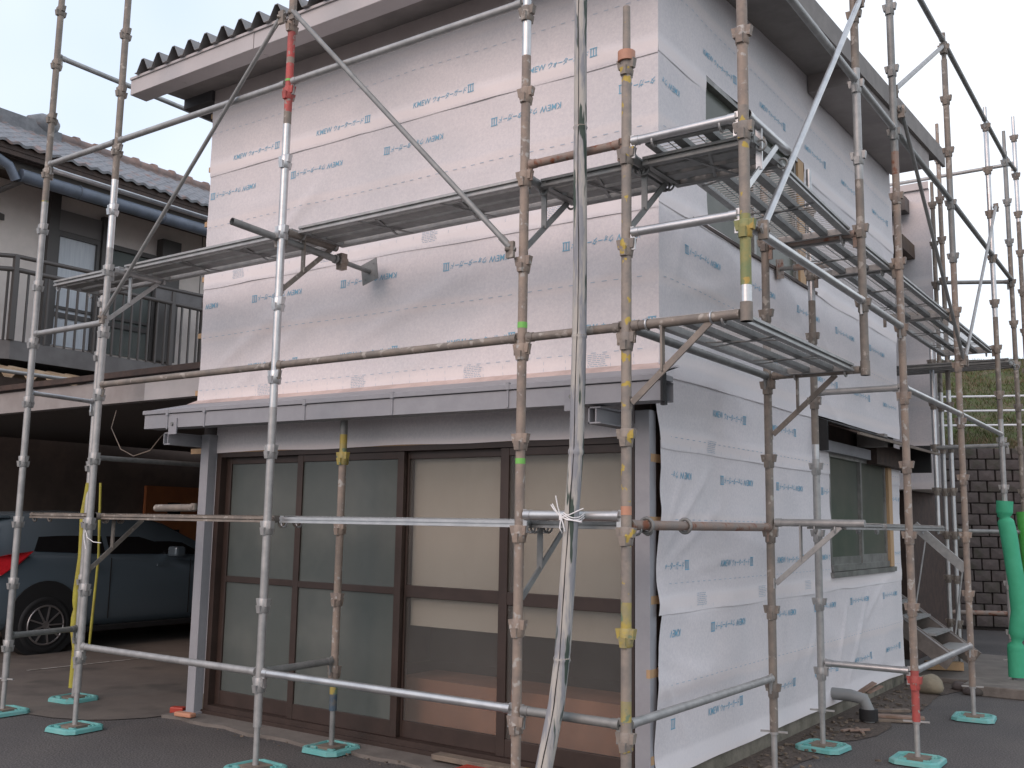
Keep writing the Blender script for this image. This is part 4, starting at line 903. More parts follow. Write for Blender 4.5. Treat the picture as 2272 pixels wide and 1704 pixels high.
# wall ties
def tie(p, q, plate_n, m, label, psize=.075, clamp=None):
    p = Vector((p[0], p[1], Z(p[2]))); q = Vector((q[0], q[1], Z(q[2]))); d = (q-p).normalized()
    t = thing('wall_tie', label, 'wall tie', tuple(p), 'wall ties pressed against the sheeting')
    L_ = (q-p).length
    obj('tube', MB().tube([p, p + d*(L_*.72)], .0225, 16, cap=False).tube([p + d*(L_*.72), p + d*.001], .0185, 16, cap=False), m, t)
    obj('screw', MB().tube([p + d*(L_*.70), q], .016, 12).tube([p+d*(L_*.72), p+d*(L_*.735)], .03, 12), GALVD, t)
    u = Vector((0,0,1)); s_ = d.cross(u).normalized(); uu = s_.cross(d)
    s1 = (s_*.97 + uu*.24); u1 = (uu*.97 - s_*.24)
    mb = MB(); pts = [q + s1*a*psize + u1*b_*psize for a, b_ in ((-1,-1),(1,-1),(1,1),(-1,1))]; mb.add(pts + [v + d*.006 for v in pts], [(0,1,2,3),(7,6,5,4),(0,4,5,1),(1,5,6,2),(2,6,7,3),(3,7,4,0)])
    for a, b_ in ((-.6,-.6),(.6,-.6),(.6,.6),(-.6,.6)): c_0 = q + s1*a*psize + u1*b_*psize; mb.tube([c_0 - d*.003, c_0], .006, 8)
    obj('plate', mb, m, t)
    if clamp is not None:
        for cc in clamp:
            c0 = p + d*cc; obj('clamp', MB().tube([c0 - d*.03, c0 + d*.03], .033, 12).bar(c0 + Vector((0,0,.05)), c0 + Vector((0,0,-.055)), .05, .05, up=d), TAN, t)
tie((-2.45, -.34, .875), (-2.37, .76, .80), None, GALVD, 'tube with a square plate near the red-topped pole, pointing at the front sheeting', .075, (.36, .86))
tie((.12, PX['L'][1]+.045, .955), (XW+.045, PX['L'][1]+.045, .97), None, RUST, 'rusty stub with a square plate pressed on the side wall sheeting', .07)

# ------------------------------------------------------------------ bamboo pole, string, sleeves
bp_ = [(-.352, -.20, -2.29), (-.336, -.15, -1.959), (-.296, -.11, -1.671), (-.274, -.10, -1.464), (-.258, -.09, -1.15), (-.242, -.085, -.859), (-.216, -.085, -.516), (-.205, -.085, .016), (-.204, -.085, .40), (-.207, -.085, .779), (-.210, -.085, 1.448), (-.209, -.085, 2.4), (-.205, -.085, 3.6)]
def interp(z):
    for a, b in zip(bp_, bp_[1:]):
        if a[2] <= z <= b[2]:
            t = (z-a[2])/(b[2]-a[2]); return [a[i]+(b[i]-a[i])*t for i in range(3)]
    return list(bp_[-1])
pts = []; rr = []; z = -2.29; nodes = (-1.47, -.53, .017, 1.05, 1.95, 2.8)
while z < 3.6:
    p = interp(z); nd = min(abs(z-q) for q in nodes); r0 = .0345 - .003*max(0, z)*.8 + (.0035*max(0, -z-.8))
    pts.append((p[0], p[1], Z(p[2]))); rr.append(r0 + (.0035 if nd < .008 else -.001 if nd < .03 else 0) + .0012*noise.noise((z*2, 1, 1))); z += .012
bt = thing('bamboo_pole', 'tall weathered bamboo pole with peeling grey skin tied upright to the scaffold', 'bamboo pole', pts[0])
obj('stem', MB().tube(pts, rr, 20), BAMB, bt)
for q in nodes:
    p = interp(q); obj('node', MB().torus((p[0], p[1], Z(q)), (0,0,1), .0335 - .0022*max(0,q) + .003*max(0,-q-.8), .0035, 20, 6), mat('bamboo_node', (.22, .17, .13), .7, 0, (.40, .36, .32), 12), bt)
# split running down the pole
mb = MB(); rs = []
for i in range(150):
    z = -2.0 + i*.036; p = interp(z); r0 = .0352 - .0024*max(0, z) + .0035*max(0, -z-.8); t = -1.35 + .25*noise.noise((z*1.4, 4, 4)) + .1*noise.noise((z*6, 4, 4)); rs.append((p[0]+math.cos(t)*r0, p[1]+math.sin(t)*r0, Z(z)))
mb.tube(rs, [.0016 + .0022*abs(noise.noise((i*.15, 0, 0))) for i in range(150)], 6); obj('split', mb, FELT, bt)
zt_ = -.835; c0 = interp(zt_); c0 = Vector((c0[0], c0[1], Z(zt_)))
mb = MB()
def loop(pts, r=.0028): mb.tube(pts, r, 6)
circ = [c0 + Vector((math.cos(t)*.043, math.sin(t)*.06+.02, .012*math.sin(t*2))) for t in [i*2*math.pi/20 for i in range(21)]]
loop(circ); loop([p + Vector((0, 0, .010)) for p in circ]); loop([p + Vector((0,0,-.007 - .006*math.sin(i))) for i, p in enumerate(circ)])
kn = c0 + Vector((-.038, -.032, 0)); mb.tube([kn + Vector((0,0,-.012)), kn + Vector((0,0,.012))], .009, 8)
loop([kn, kn+Vector((-.012,-.01,.05)), kn+Vector((-.022,-.012,.10))]); loop([kn, kn+Vector((-.03,-.012,.035)), kn+Vector((-.048,-.012,.058)), kn+Vector((-.04,-.012,.062)), kn+Vector((-.02,-.01,.03)), kn])
loop([kn, kn+Vector((.004,-.015,-.05)), kn+Vector((.02,-.015,-.075)), kn+Vector((.032,-.015,-.062)), kn+Vector((.018,-.012,-.025)), kn])
loop([kn, kn+Vector((.05,-.008,.012)), kn+Vector((.09,.0,.03)), kn+Vector((.115,.01,.042))]); loop([kn, kn+Vector((.06,-.008,-.012)), kn+Vector((.11,.005,-.02))])
mk('string', mb, STRING, 'white string tied in a bow around the bamboo pole and rail', 'string')
mb = MB(); x, y = PX['B']; z = Z(-.93)
mb.tube([(x+.0+.026*math.cos(t), y+.026*math.sin(t), z+.004*math.sin(3*t)) for t in [i*6.2832/14 for i in range(15)]], .003, 6)
mb.tube([(x-.01, y-.03, z), (x+.03, y-.03, z-.08), (x+.09, y-.02, z-.11), (x+.15, y, z-.115)], .003, 6); mb.tube([(x-.012, y-.03, z), (x-.0, y-.035, z-.08), (x+.03, y-.035, z-.16)], .003, 6)
mk('string', mb, STRING, 'white string hanging loose from the second pole', 'string')
mb = MB(); 
pl = [(-4.28, .60, -.245), (-4.45, .62, -.36), (-4.70, .65, -.395), (-4.95, .7, -.33), (-5.25, .8, -.14), (-5.35, .9, .02)]
mb.tube([(a, b, Z(c)) for a, b, c in pl], .004, 6); mk('cable', mb, OWOOD, 'thin pale cable sagging from the left eave end into the carport', 'cable')

def sleeve(pts, r, m, label, pinch):
    mb = MB(); P_ = []; R_ = []
    n = 60
    for i in range(n+1):
        t = i/n*(len(pts)-1); k = min(int(t), len(pts)-2); f = t-k; p = [pts[k][j]+(pts[k+1][j]-pts[k][j])*(f*f*(3-2*f) if False else f) for j in range(3)]
        pn = min([abs(p[2]-q) for q in pinch] + [9]); P_.append((p[0], p[1], Z(p[2]))); R_.append(r*(.62 if pn < .012 else .85 if pn < .035 else 1) + .002*noise.noise((p[2]*5, 1, 2)))
    mb.tube(P_, R_, 18); return mk('foam_sleeve', mb, m, label, 'foam sleeve', 'padding sleeves on scaffold poles', 0)
nx, ny = PX['N']
sleeve([(-5.245, ny, -2.2), (-5.235, ny, -1.9), (-5.28, ny, -1.76), (-5.28, ny, -1.44), (-5.25, ny, -1.2), (-5.262, ny, -.85), (-5.215, ny, -.60)], .030, YFOAM, 'yellow foam sleeve behind the second pole', (-.56, -1.6))
sleeve([(-5.14, ny+.05, -1.9), (-5.10, ny+.05, -1.2), (-5.13, ny+.04, -.6)], .010, YFOAM, 'thin yellow foam strip just right of the second pole', ())
jx, jy = PX['J']
sleeve([(jx+.03, jy, -2.2), (jx+.03, jy, -1.95), (jx+.075, jy, -1.6), (jx+.06, jy, -1.3), (jx+.02, jy, -.9), (jx-.01, jy, -.72), (jx+.0, jy, -.58)], .074, GREEN, 'emerald green foam sleeve round the foot of a far right pole', (-.735, -1.87))
qx, qy = PX['P']
sleeve([(qx+.02, qy, -2.2), (qx+.03, qy, -1.2), (qx, qy, -.66)], .074, GREEN2, 'leaf green foam sleeve cut by the right picture edge', (-1.37,))

# ------------------------------------------------------------------ scaffold stairs behind the far corner
st = thing('metal_stairs', 'aluminium scaffold stairs descending behind the far corner of the house', 'stairs', (-.1, 6.65, 0))
STRM = mat('dusty_aluminium', (.23, .205, .185), .55, .3, (.17, .15, .135), 8)
for y in (6.30, 7.0):
    p1 = Vector((.16 if y > 6.5 else .07, y, Z(-2.05) + (0 if y > 6.5 else .03))); p0 = p1 + Vector((-.95, 0, .95*.72))
    obj('stringer', MB().bar(p0 + Vector((0,0,-.085)), p1 + Vector((0,0,-.085)), .03, .165, up=(0,0,1)), STRM, st)
    obj('stringer_edge', MB().bar(p0, p1, .04, .014, up=(0,0,1)), GALVB, st)
for i in range(5):
    x = -.72 + i*.185; z = Z(-1.46) - (i*.185)*.72
    obj('tread', MB().box((x-.10, 6.32, z-.012), (x+.10, 6.98, z+.012)), GALV, st)
obj('rail_post', MB().tube([(-.121, 6.3, Z(-.966)), (-.235, 6.3, Z(-1.60))], .009, 8), GALVB, st)
obj('rail_post', MB().tube([(.073, 7.0, Z(-1.22)), (-.032, 7.0, Z(-1.95))], .009, 8), GALVB, st)
obj('handrail', MB().bar((-.22, 6.3, Z(-.82)), (.23, 6.3, Z(-1.23)), .03, .085, up=(0,0,1)), GALV, st)

# ------------------------------------------------------------------ small things on the ground
t = thing('drain_pipe', 'grey drain pipe elbow with a black foot beside the foundation', 'pipe', (-.15, 3.9, 0))
obj('elbow', MB().tube([(-.30, 3.80, .19), (-.14, 3.80, .19), (-.05, 3.82, .17), (-.02, 3.83, .09), (-.02, 3.83, 0)], .045, 14), PVC, t); obj('collar', MB().tube([(-.02, 3.83, .02), (-.02, 3.83, .10)], .068, 14), BLACK, t)
mk('paper_scrap', MB().bar((-.12, 3.95, .19), (-.02, 4.02, .27), .09, .01).bar((-.05, 3.93, .20), (.03, 4.02, .25), .05, .008), TERP, 'crumpled brown paper scrap stuck behind the drain pipe', 'scrap')
for i, (x, y, z, a, l, lab) in enumerate(((.10, 3.98, .012, .45, .42, 'broken grey board lying beside the drain pipe, lowest of its stack'), (.13, 4.02, .034, .30, .40, 'splintered pale board lying on another by the drain pipe'), (.06, 4.12, .057, .62, .30, 'top piece of the broken boards by the drain pipe'))):
    dx, dy = math.cos(a)*l/2, math.sin(a)*l/2; mk('board', MB().bar((x-dx, y-dy, z), (x+dx, y+dy, z+.004), .10-.02*i, .020), OWOOD if i != 1 else TERP, lab, 'board', bevel=.003)
mk('wood_splinters', MB().bar((-.02, 3.35, .02), (.10, 3.42, .03), .03, .012).bar((.0, 3.45, .025), (.08, 3.33, .02), .02, .01).bar((-.06, 3.30, .02), (-.02, 3.42, .02), .025, .01), TERP, 'pale wood splinters heaped at the foot of the far side-wall pole', 'splinters')
def rock(c, r, m, label, cat, seed=1, name='stone'):
    mb = MB(); vs = []; nu, nv = 14, 9
    for j in range(nv+1):
        ph = math.pi*j/nv
        for i in range(nu):
            th = 2*math.pi*i/nu; d = Vector((math.sin(ph)*math.cos(th), math.sin(ph)*math.sin(th), math.cos(ph))); k = 1 + .22*noise.noise(d*1.4 + Vector((seed, 0, 0)))
            vs.append((c[0]+d.x*r[0]*k, c[1]+d.y*r[1]*k, max(c[2]+d.z*r[2]*k, .002)))
    mb.add(vs, [(j*nu+i, j*nu+(i+1)%nu, (j+1)*nu+(i+1)%nu, (j+1)*nu+i) for j in range(nv) for i in range(nu)], True); return mk(name, mb, m, label, cat)
rock((.03, 5.55, .08), (.13, .10, .09), mat('pale_stone', (.27, .235, .17), .9, 0, (.18, .16, .12), 6, .4, .6, .3, 40), 'rounded pale stone right of the red-footed pole', 'stone', 3)
rock((.35, 5.75, .03), (.09, .07, .05), STONE, 'small dark stone near the paving slab', 'stone', 8)
rock((.20, 5.95, .03), (.07, .06, .05), STONE, 'small dark stone between the pale stone and the paving slab', 'stone', 12)
mk('paving_slab', MB().box((.27, 5.72, .0), (.80, 6.30, .09)), mat('slab_stone', (.20, .18, .16), .9, 0, (.14, .125, .11), 5, .4, .6, .4, 50), 'thick grey paving slab before the green sleeve', 'slab', bevel=.01)
mk('timber_offcut', MB().bar((-.27, 6.75, .10), (.05, 6.90, .10), .09, .08), LWOOD, 'short timber offcut lying under the metal stairs', 'timber', bevel=.004)
mk('step_slab', MB().box((-.4, 6.3, .0), (.5, 8.6, .05)), CONC, 'flat concrete landing slab below the metal stairs', 'slab', bevel=.01)
mk('low_pipe_frame', MB().tube([(-.6, 9.6, .42), (1.0, 10.2, .44)], .03, 10).tube([(1.0, 10.2, .44), (1.0, 10.2, 0)], .03, 10), RUST, 'low rusty pipe frame standing before the stone wall', 'pipe frame')
# foreground by the door sill
mk('weathered_plank', MB().bar((-1.72, .80, .05), (-.98, .80, .05), .09, .03), OWOOD, 'weathered grey plank lying along the door sill', 'plank', bevel=.003)
mk('plank', MB().bar((-1.02, .70, .085), (-.52, .72, .085), .07, .02), mat('yellowish_wood', (.30, .22, .06), .7, 0, (.20, .15, .06), 8), 'yellow-stained wooden plank at the door sill behind the bamboo', 'plank', bevel=.003)
mk('wooden_block', MB().box((-1.0, .62, .02), (-.55, .78, .072)), BWOOD, 'dark wooden block under the yellow-stained plank', 'block', bevel=.004)
mk('plank', MB().bar((-.60, .66, .05), (-.40, .70, .05), .10, .025), OWOOD, 'short grey offcut at the foot of the grey corner post', 'plank', bevel=.003)
mk('red_crate', MB().box((-1.30, .30, .003), (-.80, .56, .09)).box((-1.32, .28, .085), (-.78, .58, .098)), REDB, 'flat red plastic crate at the bottom edge beside the tan pole', 'crate', bevel=.006)
mk('brick_fragment', MB().bar((-4.24, .80, .025), (-4.14, .84, .025), .06, .045), REDB, 'small red brick fragment on the slab edge, farther from the post', 'brick', bevel=.008)
mk('brick_fragment', MB().bar((-4.02, .68, .04), (-3.86, .70, .04), .06, .03), TERR, 'flat brown brick fragment at the foot of the grey post', 'brick', bevel=.008)

# ------------------------------------------------------------------ carport
cp = thing('carport', 'dark carport with pale front beam and corrugated plastic roof beside the house', 'carport', (-7, 3, 0))
obj('front_beam', MB().box((-5.12+.0, 1.0, Z(.105)), (XL-.01, 1.08, Z(.30))), mat('beam_grey', (.48, .46, .455), .6, 0, (.43, .415, .41), 3), cp)
obj('front_beam', MB().box((-10.2, 1.004, Z(.105)), (-5.125, 1.084, Z(.30))), mat('beam_weathered', (.33, .31, .30), .7, 0, (.27, .25, .24), 3), cp)
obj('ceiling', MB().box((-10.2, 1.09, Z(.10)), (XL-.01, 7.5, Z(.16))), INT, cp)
obj('side_beam', MB().box((-10.0, .96, Z(.32)), (XL-.05, 1.05, Z(.37))), BWOOD, cp)
mb = MB(); prof = []; y = .55
while y < 4.6:
    for dy, dz in ((0, 0), (.04, 0), (.10, 1), (.15, 1), (.21, 0)): prof.append((y+dy, dz*.07))
    y += .25
xa_, xb2 = -9.95, -8.35
for th in (0, -.006):
    vs = [(x, a, Z(.60) + (.30 if x < -9 else 0) + b + th) for x in (xa_, xb2) for a, b in prof]; n = len(prof); mb.add(vs, [(i, i+1, n+i+1, n+i) for i in range(n-1)])
obj('roof_sheet', mb, POLYC, cp)
obj('roof_edge_pipe', MB().tube([(-8.33, 1.2, Z(.66)), (-8.33, 5.2, Z(.66))], .022, 8), GALV, cp)
mb = MB(); prof = []; x = -7.6
while x < -4.5:
    for dx, dz in ((0, 0), (.03, 0), (.09, 1), (.12, 1), (.18, 0)): prof.append((x+dx, dz*.08))
    x += .22
n = len(prof)
for th in (0, -.005):
    vs = [(a, y_, Z(.50) + b + th) for y_ in (3.0, 6.0) for a, b in prof]; mb.add(vs, [(i, i+1, n+i+1, n+i) for i in range(n-1)])
obj('roof_sheet', mb, mat('rusty_corrugated_sheet', (.20, .10, .07), .8, 0, (.30, .27, .25), 8), cp)
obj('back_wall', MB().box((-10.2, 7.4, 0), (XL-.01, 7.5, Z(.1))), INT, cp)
obj('support_strut', MB().bar((-4.45, 1.1, Z(.10)), (-4.30, 1.1, Z(-.06)), .05, .012), HGREY, cp)
obj('rear_post', MB().box((-4.33, 2.5, 0), (-4.27, 2.56, Z(.1))), HGREY, cp)

# ------------------------------------------------------------------ neighbouring house
nb = thing('neighbour_house', 'older two-storey neighbour house with tiled roof behind the carport', 'house', (-13, 4, 0))
FX = -11.0
obj('ground_floor_wall', MB().box((-15, -4, 0), (-10.35, 9.5, Z(.95))), mat('brown_ground_floor', (.16, .115, .095), .85, 0, (.12, .09, .075), 3), nb)
obj('upper_wall', MB().box((-15, -1.5, Z(.96)), (FX, 9.0, Z(3.78))), NWALL, nb)
obj('corner_post', MB().box((FX, 3.31, Z(1.46)), (FX+.10, 3.46, Z(3.70))), NDARK, nb)
for y0, y1, light in ((3.50, 4.08, True), (4.28, 5.05, False)):
    wn = obj('window', MB().box((FX, y0-.05, Z(3.06)), (FX+.07, y1+.05, Z(3.13))).box((FX, y0-.05, Z(1.5)), (FX+.07, y0, Z(3.06))).box((FX, y1, Z(1.5)), (FX+.07, y1+.05, Z(3.06))).box((FX, y0, Z(2.02)), (FX+.045, y1, Z(2.06))).box((FX, y0, Z(1.90)), (FX+.045, y1, Z(1.97))), NDARK, nb)
    obj('pane', MB().box((FX+.005, y0, Z(1.5)), (FX+.02, y1, Z(3.06))), CURTW if light else FRG, wn)
obj('lintel_panel', MB().box((FX, 3.46, Z(3.14)), (FX+.05, 4.20, Z(3.44))), mat('grey_lintel', (.20, .185, .18), .8), nb)
obj('shutter_box', MB().box((FX, 4.14, Z(1.5)), (FX+.10, 4.24, Z(3.5))), NDARK, nb)
obj('shutter_box', MB().box((FX, 5.12, Z(1.5)), (FX+.16, 5.45, Z(3.4))), NDARK, nb)
obj('downpipe', MB().tube([(FX+.06, 6.55, Z(1.4)), (FX+.06, 6.55, Z(3.5))], .04, 10), GUTT, nb)
for y in (5.95, 6.38): obj('wall_joint', MB().box((FX, y, Z(1.4)), (FX+.006, y+.012, Z(3.7))), NDARK, nb)
obj('bracket_lamp', MB().bar((FX, 2.7, Z(3.12)), (FX+.35, 2.35, Z(3.05)), .05, .08).bar((FX+.3, 2.4, Z(3.1)), (FX+.3, 2.4, Z(3.5)), .01, .01), NDARK, nb)
# eave build-up
obj('soffit', MB().box((FX-.1, -2.2, Z(3.70)), (-9.95, 9.6, Z(3.74))), BWOOD, nb)
obj('fascia', MB().box((-10.15, -2.2, Z(3.48)), (-10.08, 9.6, Z(3.62))), mat('eave_fascia', (.15, .14, .13), .7), nb)
obj('fascia', MB().box((-10.02, -2.2, Z(3.60)), (-9.93, 9.6, Z(3.74))), BWOOD, nb)
gt = obj('gutter', MB().tube([(-9.88, 2.30, Z(3.38)), (-9.88, 9.6, Z(3.40))], .085, 16), GUTT, nb)
obj('gutter', MB().tube([(-9.95, -1.0, Z(3.62)), (-9.92, 1.9, Z(3.58)), (-9.88, 2.15, Z(3.46)), (-9.88, 2.25, Z(3.30))], .06, 12), GUTT, nb)
for y in (3.1, 4.4, 5.7): obj('gutter_hook', MB().torus((-9.88, y, Z(3.385)), (0,1,0), .092, .006, 16, 6), GUTT, gt)
obj('downpipe', MB().tube([(-9.88, 2.35, Z(3.32)), (-10.3, 2.2, Z(3.2)), (FX+.05, 1.9, Z(3.1))], .035, 10), NDARK, nb)
# tile field: rolled tiles, courses stepping up the slope
mb = MB(); ny_, nc = 560, 9
for c in range(nc):
    x0 = -9.80 - c*.185; zc = 3.76 + c*.10; vs = []
    for i in range(ny_+1):
        y = -2.4 + 12.2*i/ny_; wv = .014*math.sin(y*2*math.pi/.18) + (.010 if (int(y/.27) % 2) else 0)*0
        vs.append((x0, y, Z(zc + wv)))
    vs2 = [(p[0]-.20, p[1], p[2]+.105) for p in vs]; vs3 = [(p[0]-.004, p[1], p[2]-.035) for p in vs]
    mb.add(vs + vs2, [(i, i+1, ny_+2+i, ny_+1+i) for i in range(ny_)], True); mb.add(vs3 + vs, [(i, i+1, ny_+2+i, ny_+1+i) for i in range(ny_)])
o = obj('roof_tiles', mb, TILE, nb); o['kind'] = 'stuff'
obj('roof_body', MB().add([(-9.84,-2.3,Z(3.66)),(-9.84,9.7,Z(3.66)),(-11.35,9.7,Z(4.52)),(-11.35,-2.3,Z(4.52)),(-13.2,-2.3,Z(3.66)),(-13.2,9.7,Z(3.66))], [(0,1,2,3),(3,2,5,4),(0,3,4),(1,5,2),(0,4,5,1)]), BWOOD, nb)
obj('fascia', MB().box((-9.90, -2.3, Z(3.60)), (-9.85, 9.7, Z(3.74))), BWOOD, nb)
rx, rz0 = -11.35, Z(4.60)
m_ = MB()
n = 10; m_.tube([(0, 0, 0), (0, .29, .0), (0, .30, .018), (0, .335, .018)], [.095, .095, .108, .108], 14); me_ = m_.mesh('ridge_tile'); me_.materials.append(TILER)
obj('ridge_base', MB().box((rx-.10, 3.5, rz0-.16), (rx+.10, 9.7, rz0-.03)), TILER, nb)
for i in range(18): share('ridge_tile', me_, nb, Vector((rx, 3.55 + i*.335, rz0)) - Vector(nb.location))
obj('ridge_base', MB().box((rx-.12, -2.4, rz0-.16), (rx+.12, 3.4, rz0+.12)), TILE, nb)
obj('ridge_end_tile', MB().tube([(rx, 3.12, rz0+.10), (rx, 3.30, rz0+.12), (rx, 3.46, rz0+.12), (rx, 3.52, rz0+.10)], [.10, .17, .18, .13], 16), TILE, nb)
obj('ridge_end_tile', MB().box((rx-.14, 3.42, rz0-.18), (rx+.14, 3.56, rz0+.05)), TILE, nb)
# balcony
bx = -10.0
bal = thing('balcony', 'metal balcony with upright bars on the neighbour house over the carport', 'balcony', (bx-.5, 4, Z(1.1)))
obj('base_fascia', MB().box((bx-.05, 2.42, Z(1.06)), (bx, 8.2, Z(1.30))), NBASE, bal)
obj('base_fascia', MB().add([(bx,2.42,Z(1.06)),(bx,2.42,Z(1.30)),(bx-.95,1.2,Z(1.30)),(bx-.95,1.2,Z(1.06)),(bx-.05,2.45,Z(1.06)),(bx-.05,2.45,Z(1.30)),(bx-1.0,1.25,Z(1.30)),(bx-1.0,1.25,Z(1.06))], [(0,1,2,3),(7,6,5,4),(0,3,7,4),(1,5,6,2)]), NBASE, bal)
obj('floor', MB().box((FX, 2.42, Z(1.10)), (bx-.05, 8.2, Z(1.16))), NBASE, bal)
obj('top_rail', MB().tube([(bx-.95, 1.2, Z(2.37)), (bx, 2.40, Z(2.37)), (bx, 8.2, Z(2.47))], .028, 10), NDARK, bal)
obj('mid_rail', MB().tube([(bx-.95, 1.2, Z(2.19)), (bx, 2.40, Z(2.20)), (bx, 8.2, Z(2.22))], .032, 8), NDARK, bal)
bm_ = MB().box((-.012, -.012, 0), (.012, .012, .90)).mesh('baluster'); bm_.materials.append(NDARK)
for i in range(42): share('baluster', bm_, bal, Vector((bx, 2.45 + i*.137, Z(1.30))) - Vector(bal.location))
for i in range(11): share('baluster', bm_, bal, Vector((bx - .08*i - .05, 2.40 - .105*i - .05, Z(1.30))) - Vector(bal.location))
for y in (2.41, 4.75, 5.28): obj('baluster_post', MB().box((bx-.03, y-.03, Z(1.3)), (bx+.03, y+.03, Z(2.38))), NDARK, bal)
obj('solid_panel', MB().box((bx-.02, 4.45, Z(2.22)), (bx+.01, 8.2, Z(2.40))), NBASE, bal)

od = thing('side_door', 'orange-brown door with dark slit windows at the back of the carport', 'door', (-10.3, 5.0, 0))
obj('leaf', MB().box((-10.34, 4.72, 0), (-10.28, 5.75, Z(-.42))), ORD, od)
for z in (-.78, -1.17): obj('slit_window', MB().box((-10.275, 5.08, Z(z-.13)), (-10.268, 5.30, Z(z+.13))), CGL, od)

# ------------------------------------------------------------------ parked hatchback
car = thing('parked_car', 'grey-blue hatchback parked nose-in under the dark carport', 'car', (-8.77, 3.2, 0))
cx, hw = -8.77, .85
ST = [  # y, half width, z low, z belt(shoulder), taper of belt half width
 (1.20, .60, .42, .86, .55), (1.24, .76, .30, .95, .70), (1.34, .83, .24, 1.02, .77), (1.60, .85, .22, 1.04, .80), (2.20, .85, .20, 1.03, .80), (3.00, .85, .20, 1.00, .80), (3.80, .85, .20, .98, .79), (4.30, .84, .20, .95, .76), (4.75, .80, .22, .86, .70), (4.98, .70, .28, .74, .60), (5.05, .55, .36, .62, .50)]
def car_loft():
    mb = MB(); rings = []
    for y, w_, zl, zb2, bw_ in ST:
        zm_ = zl + (zb2-zl)*.62; half = [(0, zl), (w_*.75, zl), (w_*.96, zl+.05), (w_, zl+(zb2-zl)*.35), (w_, zm_), (w_*.985, zm_+.06), (bw_+.02, zb2-.02), (bw_-.05, zb2+.01), (0, zb2+.03)]
        ring_ = [(cx+a, y, b) for a, b in half] + [(cx-a, y, b) for a, b in reversed(half[1:-1])]; rings.append(ring_)
    n = len(rings[0]); vs = [v for r in rings for v in r]
    mb.add(vs, [(i*n+k, i*n+(k+1)%n, (i+1)*n+(k+1)%n, (i+1)*n+k) for i in range(len(rings)-1) for k in range(n)], True)
    mb.add(rings[0], [tuple(range(n))]); mb.add(rings[-1], [tuple(reversed(range(n)))]); return mb
b_o = obj('body', car_loft(), CARP, car); sm_ = b_o.modifiers.new('subdivision', 'SUBSURF'); sm_.levels = sm_.render_levels = 2
GH = [(1.30, 1.03, .70, .70), (1.50, 1.36, .60, .60), (1.80, 1.455, .62, .62), (2.5, 1.48, .63, .63), (3.1, 1.46, .62, .62), (3.5, 1.36, .60, .60), (4.25, .99, .66, .66)]
mb = MB(); rings = []
for y, zt3, w1, _ in GH:
    zb3 = 1.0 if y < 4 else .95; f = max(0.02, (zt3-zb3)/.5); wb = .80
    wt = wb - (wb-.56)*min(1, f)
    half = [(wb, zb3-.05), (wb-.01, zb3), (wt+.02, zt3-.05*min(1, f)), (wt-.06, zt3), (0, zt3+.015)]
    rings.append([(cx+a, y, b) for a, b in half] + [(cx-a, y, b) for a, b in reversed(half[:-1])])
n = len(rings[0]); vs = [v for r in rings for v in r]
mb.add(vs, [(i*n+k, i*n+k+1, (i+1)*n+k+1, (i+1)*n+k) for i in range(len(rings)-1) for k in range(n-1)], True)
g_o = obj('roof', mb, CARP, car)
def side_x(z, zt3=1.455):  # outer surface of the greenhouse
    f = (z-1.0)/(zt3-.05-1.0); return cx + .79 + (.58-.79)*f + .012
def gl(pts, nm='side_window'):
    obj(nm, MB().add([(side_x(z), y, z) for y, z in pts], [tuple(range(len(pts)))]), CGL, car)
gl([(1.80, 1.06), (2.62, 1.02), (2.62, 1.38), (2.2, 1.38), (1.95, 1.33)]); gl([(2.68, 1.02), (3.95, 1.00), (3.52, 1.22), (3.15, 1.36), (2.68, 1.38)])
obj('rear_window', MB().add([(cx-.62, 1.335, 1.08), (cx+.62, 1.335, 1.08), (cx+.52, 1.475, 1.335), (cx-.52, 1.475, 1.335)], [(0,1,2,3)]), CGL, car)
obj('spoiler', MB().box((cx-.58, 1.36, 1.40), (cx+.58, 1.62, 1.43)), CARP, car, bevel=.01)
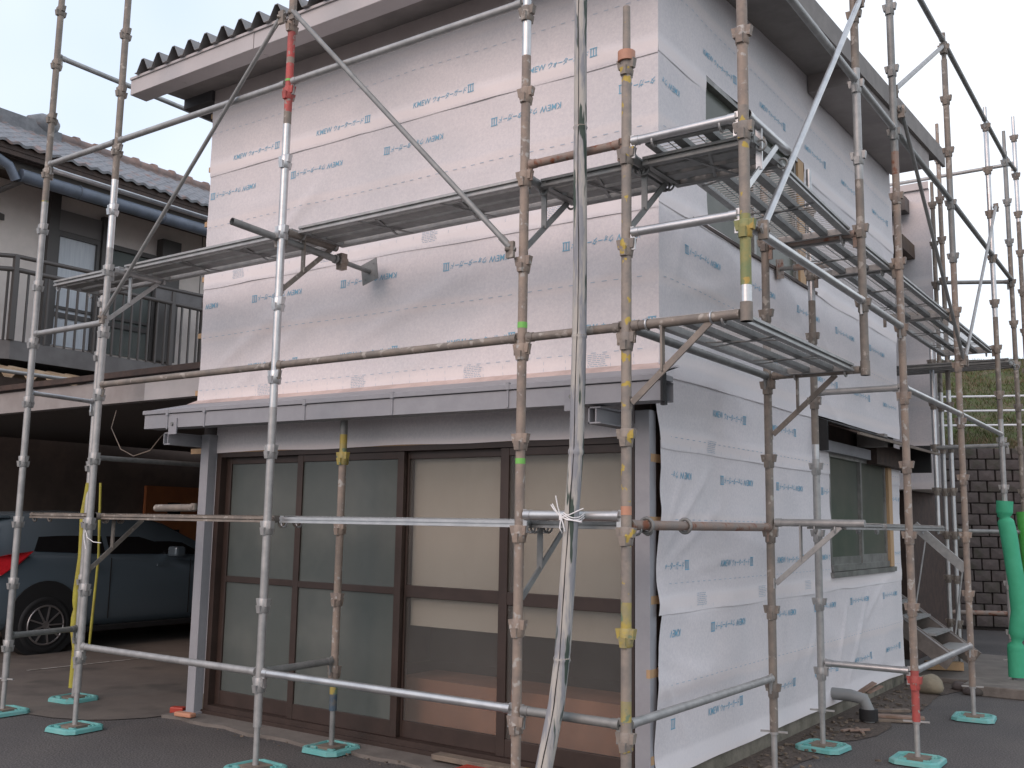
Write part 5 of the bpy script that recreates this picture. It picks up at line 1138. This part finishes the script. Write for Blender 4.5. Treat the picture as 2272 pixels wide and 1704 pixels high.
for sx in (1, -1):
    x = cx + sx*.805
    mb = MB(); pr = [(1.27, .80), (1.30, .98), (1.52, 1.03), (1.72, 1.05), (1.60, .94), (1.42, .83)]
    o1 = [(x + sx*(.045 if y > 1.35 else -.03), y, z) for y, z in pr]; o2 = [(x - sx*.10, y-.02, z) for y, z in pr]; n = len(pr)
    mb.add(o1 + o2, [tuple(range(n)), tuple(reversed(range(n, 2*n)))] + [(i, (i+1) % n, n+(i+1) % n, n+i) for i in range(n)]); obj('tail_lamp', mb, TAIL, car, bevel=.012)
    for y in (1.93, 4.32):
        obj('wheel_arch', MB().tube([(cx+sx*.70, y, .36), (cx+sx*.862, y, .36)], .395, 28), BLACK, car)
        wh = obj('wheel', MB().torus((cx+sx*.80, y, .30), (1,0,0), .245, .055, 32, 10).tube([(cx+sx*.74, y, .30), (cx+sx*.872, y, .30)], .262, 32), BLACK, car)
        obj('tyre', MB().torus((cx+sx*.83, y, .30), (1,0,0), .255, .048, 36, 10), BLACK, wh)
        mb = MB().torus((cx+sx*.880, y, .30), (1,0,0), .198, .010, 32, 6).tube([(cx+sx*.86, y, .30), (cx+sx*.885, y, .30)], .035, 14)
        for k in range(9):
            t_ = 2*math.pi*k/9; mb.bar((cx+sx*.880, y+math.cos(t_)*.03, .30+math.sin(t_)*.03), (cx+sx*.876, y+math.cos(t_)*.195, .30+math.sin(t_)*.195), .014, .026, up=(1,0,0))
        obj('rim', mb, RIM, wh)
    obj('door_mirror', MB().box((cx+sx*.80, 3.42, .98), (cx+sx*.98, 3.56, 1.10)), CARP, car, bevel=.03)
obj('door_handle', MB().bar((cx+.868, 2.35, .90), (cx+.868, 2.52, .90), .02, .025), CARP, car); obj('door_handle', MB().bar((cx+.868, 3.25, .89), (cx+.868, 3.42, .89), .02, .025), CARP, car)
obj('door_seam', MB().box((cx+.848, 2.66, .32), (cx+.8525, 2.67, .98)).box((cx+.848, 3.72, .32), (cx+.8525, 3.73, .95)), BLACK, car)
obj('sill_trim', MB().box((cx+.80, 2.32, .19), (cx+.86, 3.92, .25)), BLACK, car, bevel=.01)
obj('badge', MB().box((cx-.05, 1.195, .83), (cx+.05, 1.205, .87)), CHROME, car)
obj('number_plate', MB().box((cx-.165, 1.185, .60), (cx+.165, 1.198, .765)), WHITEP, car)
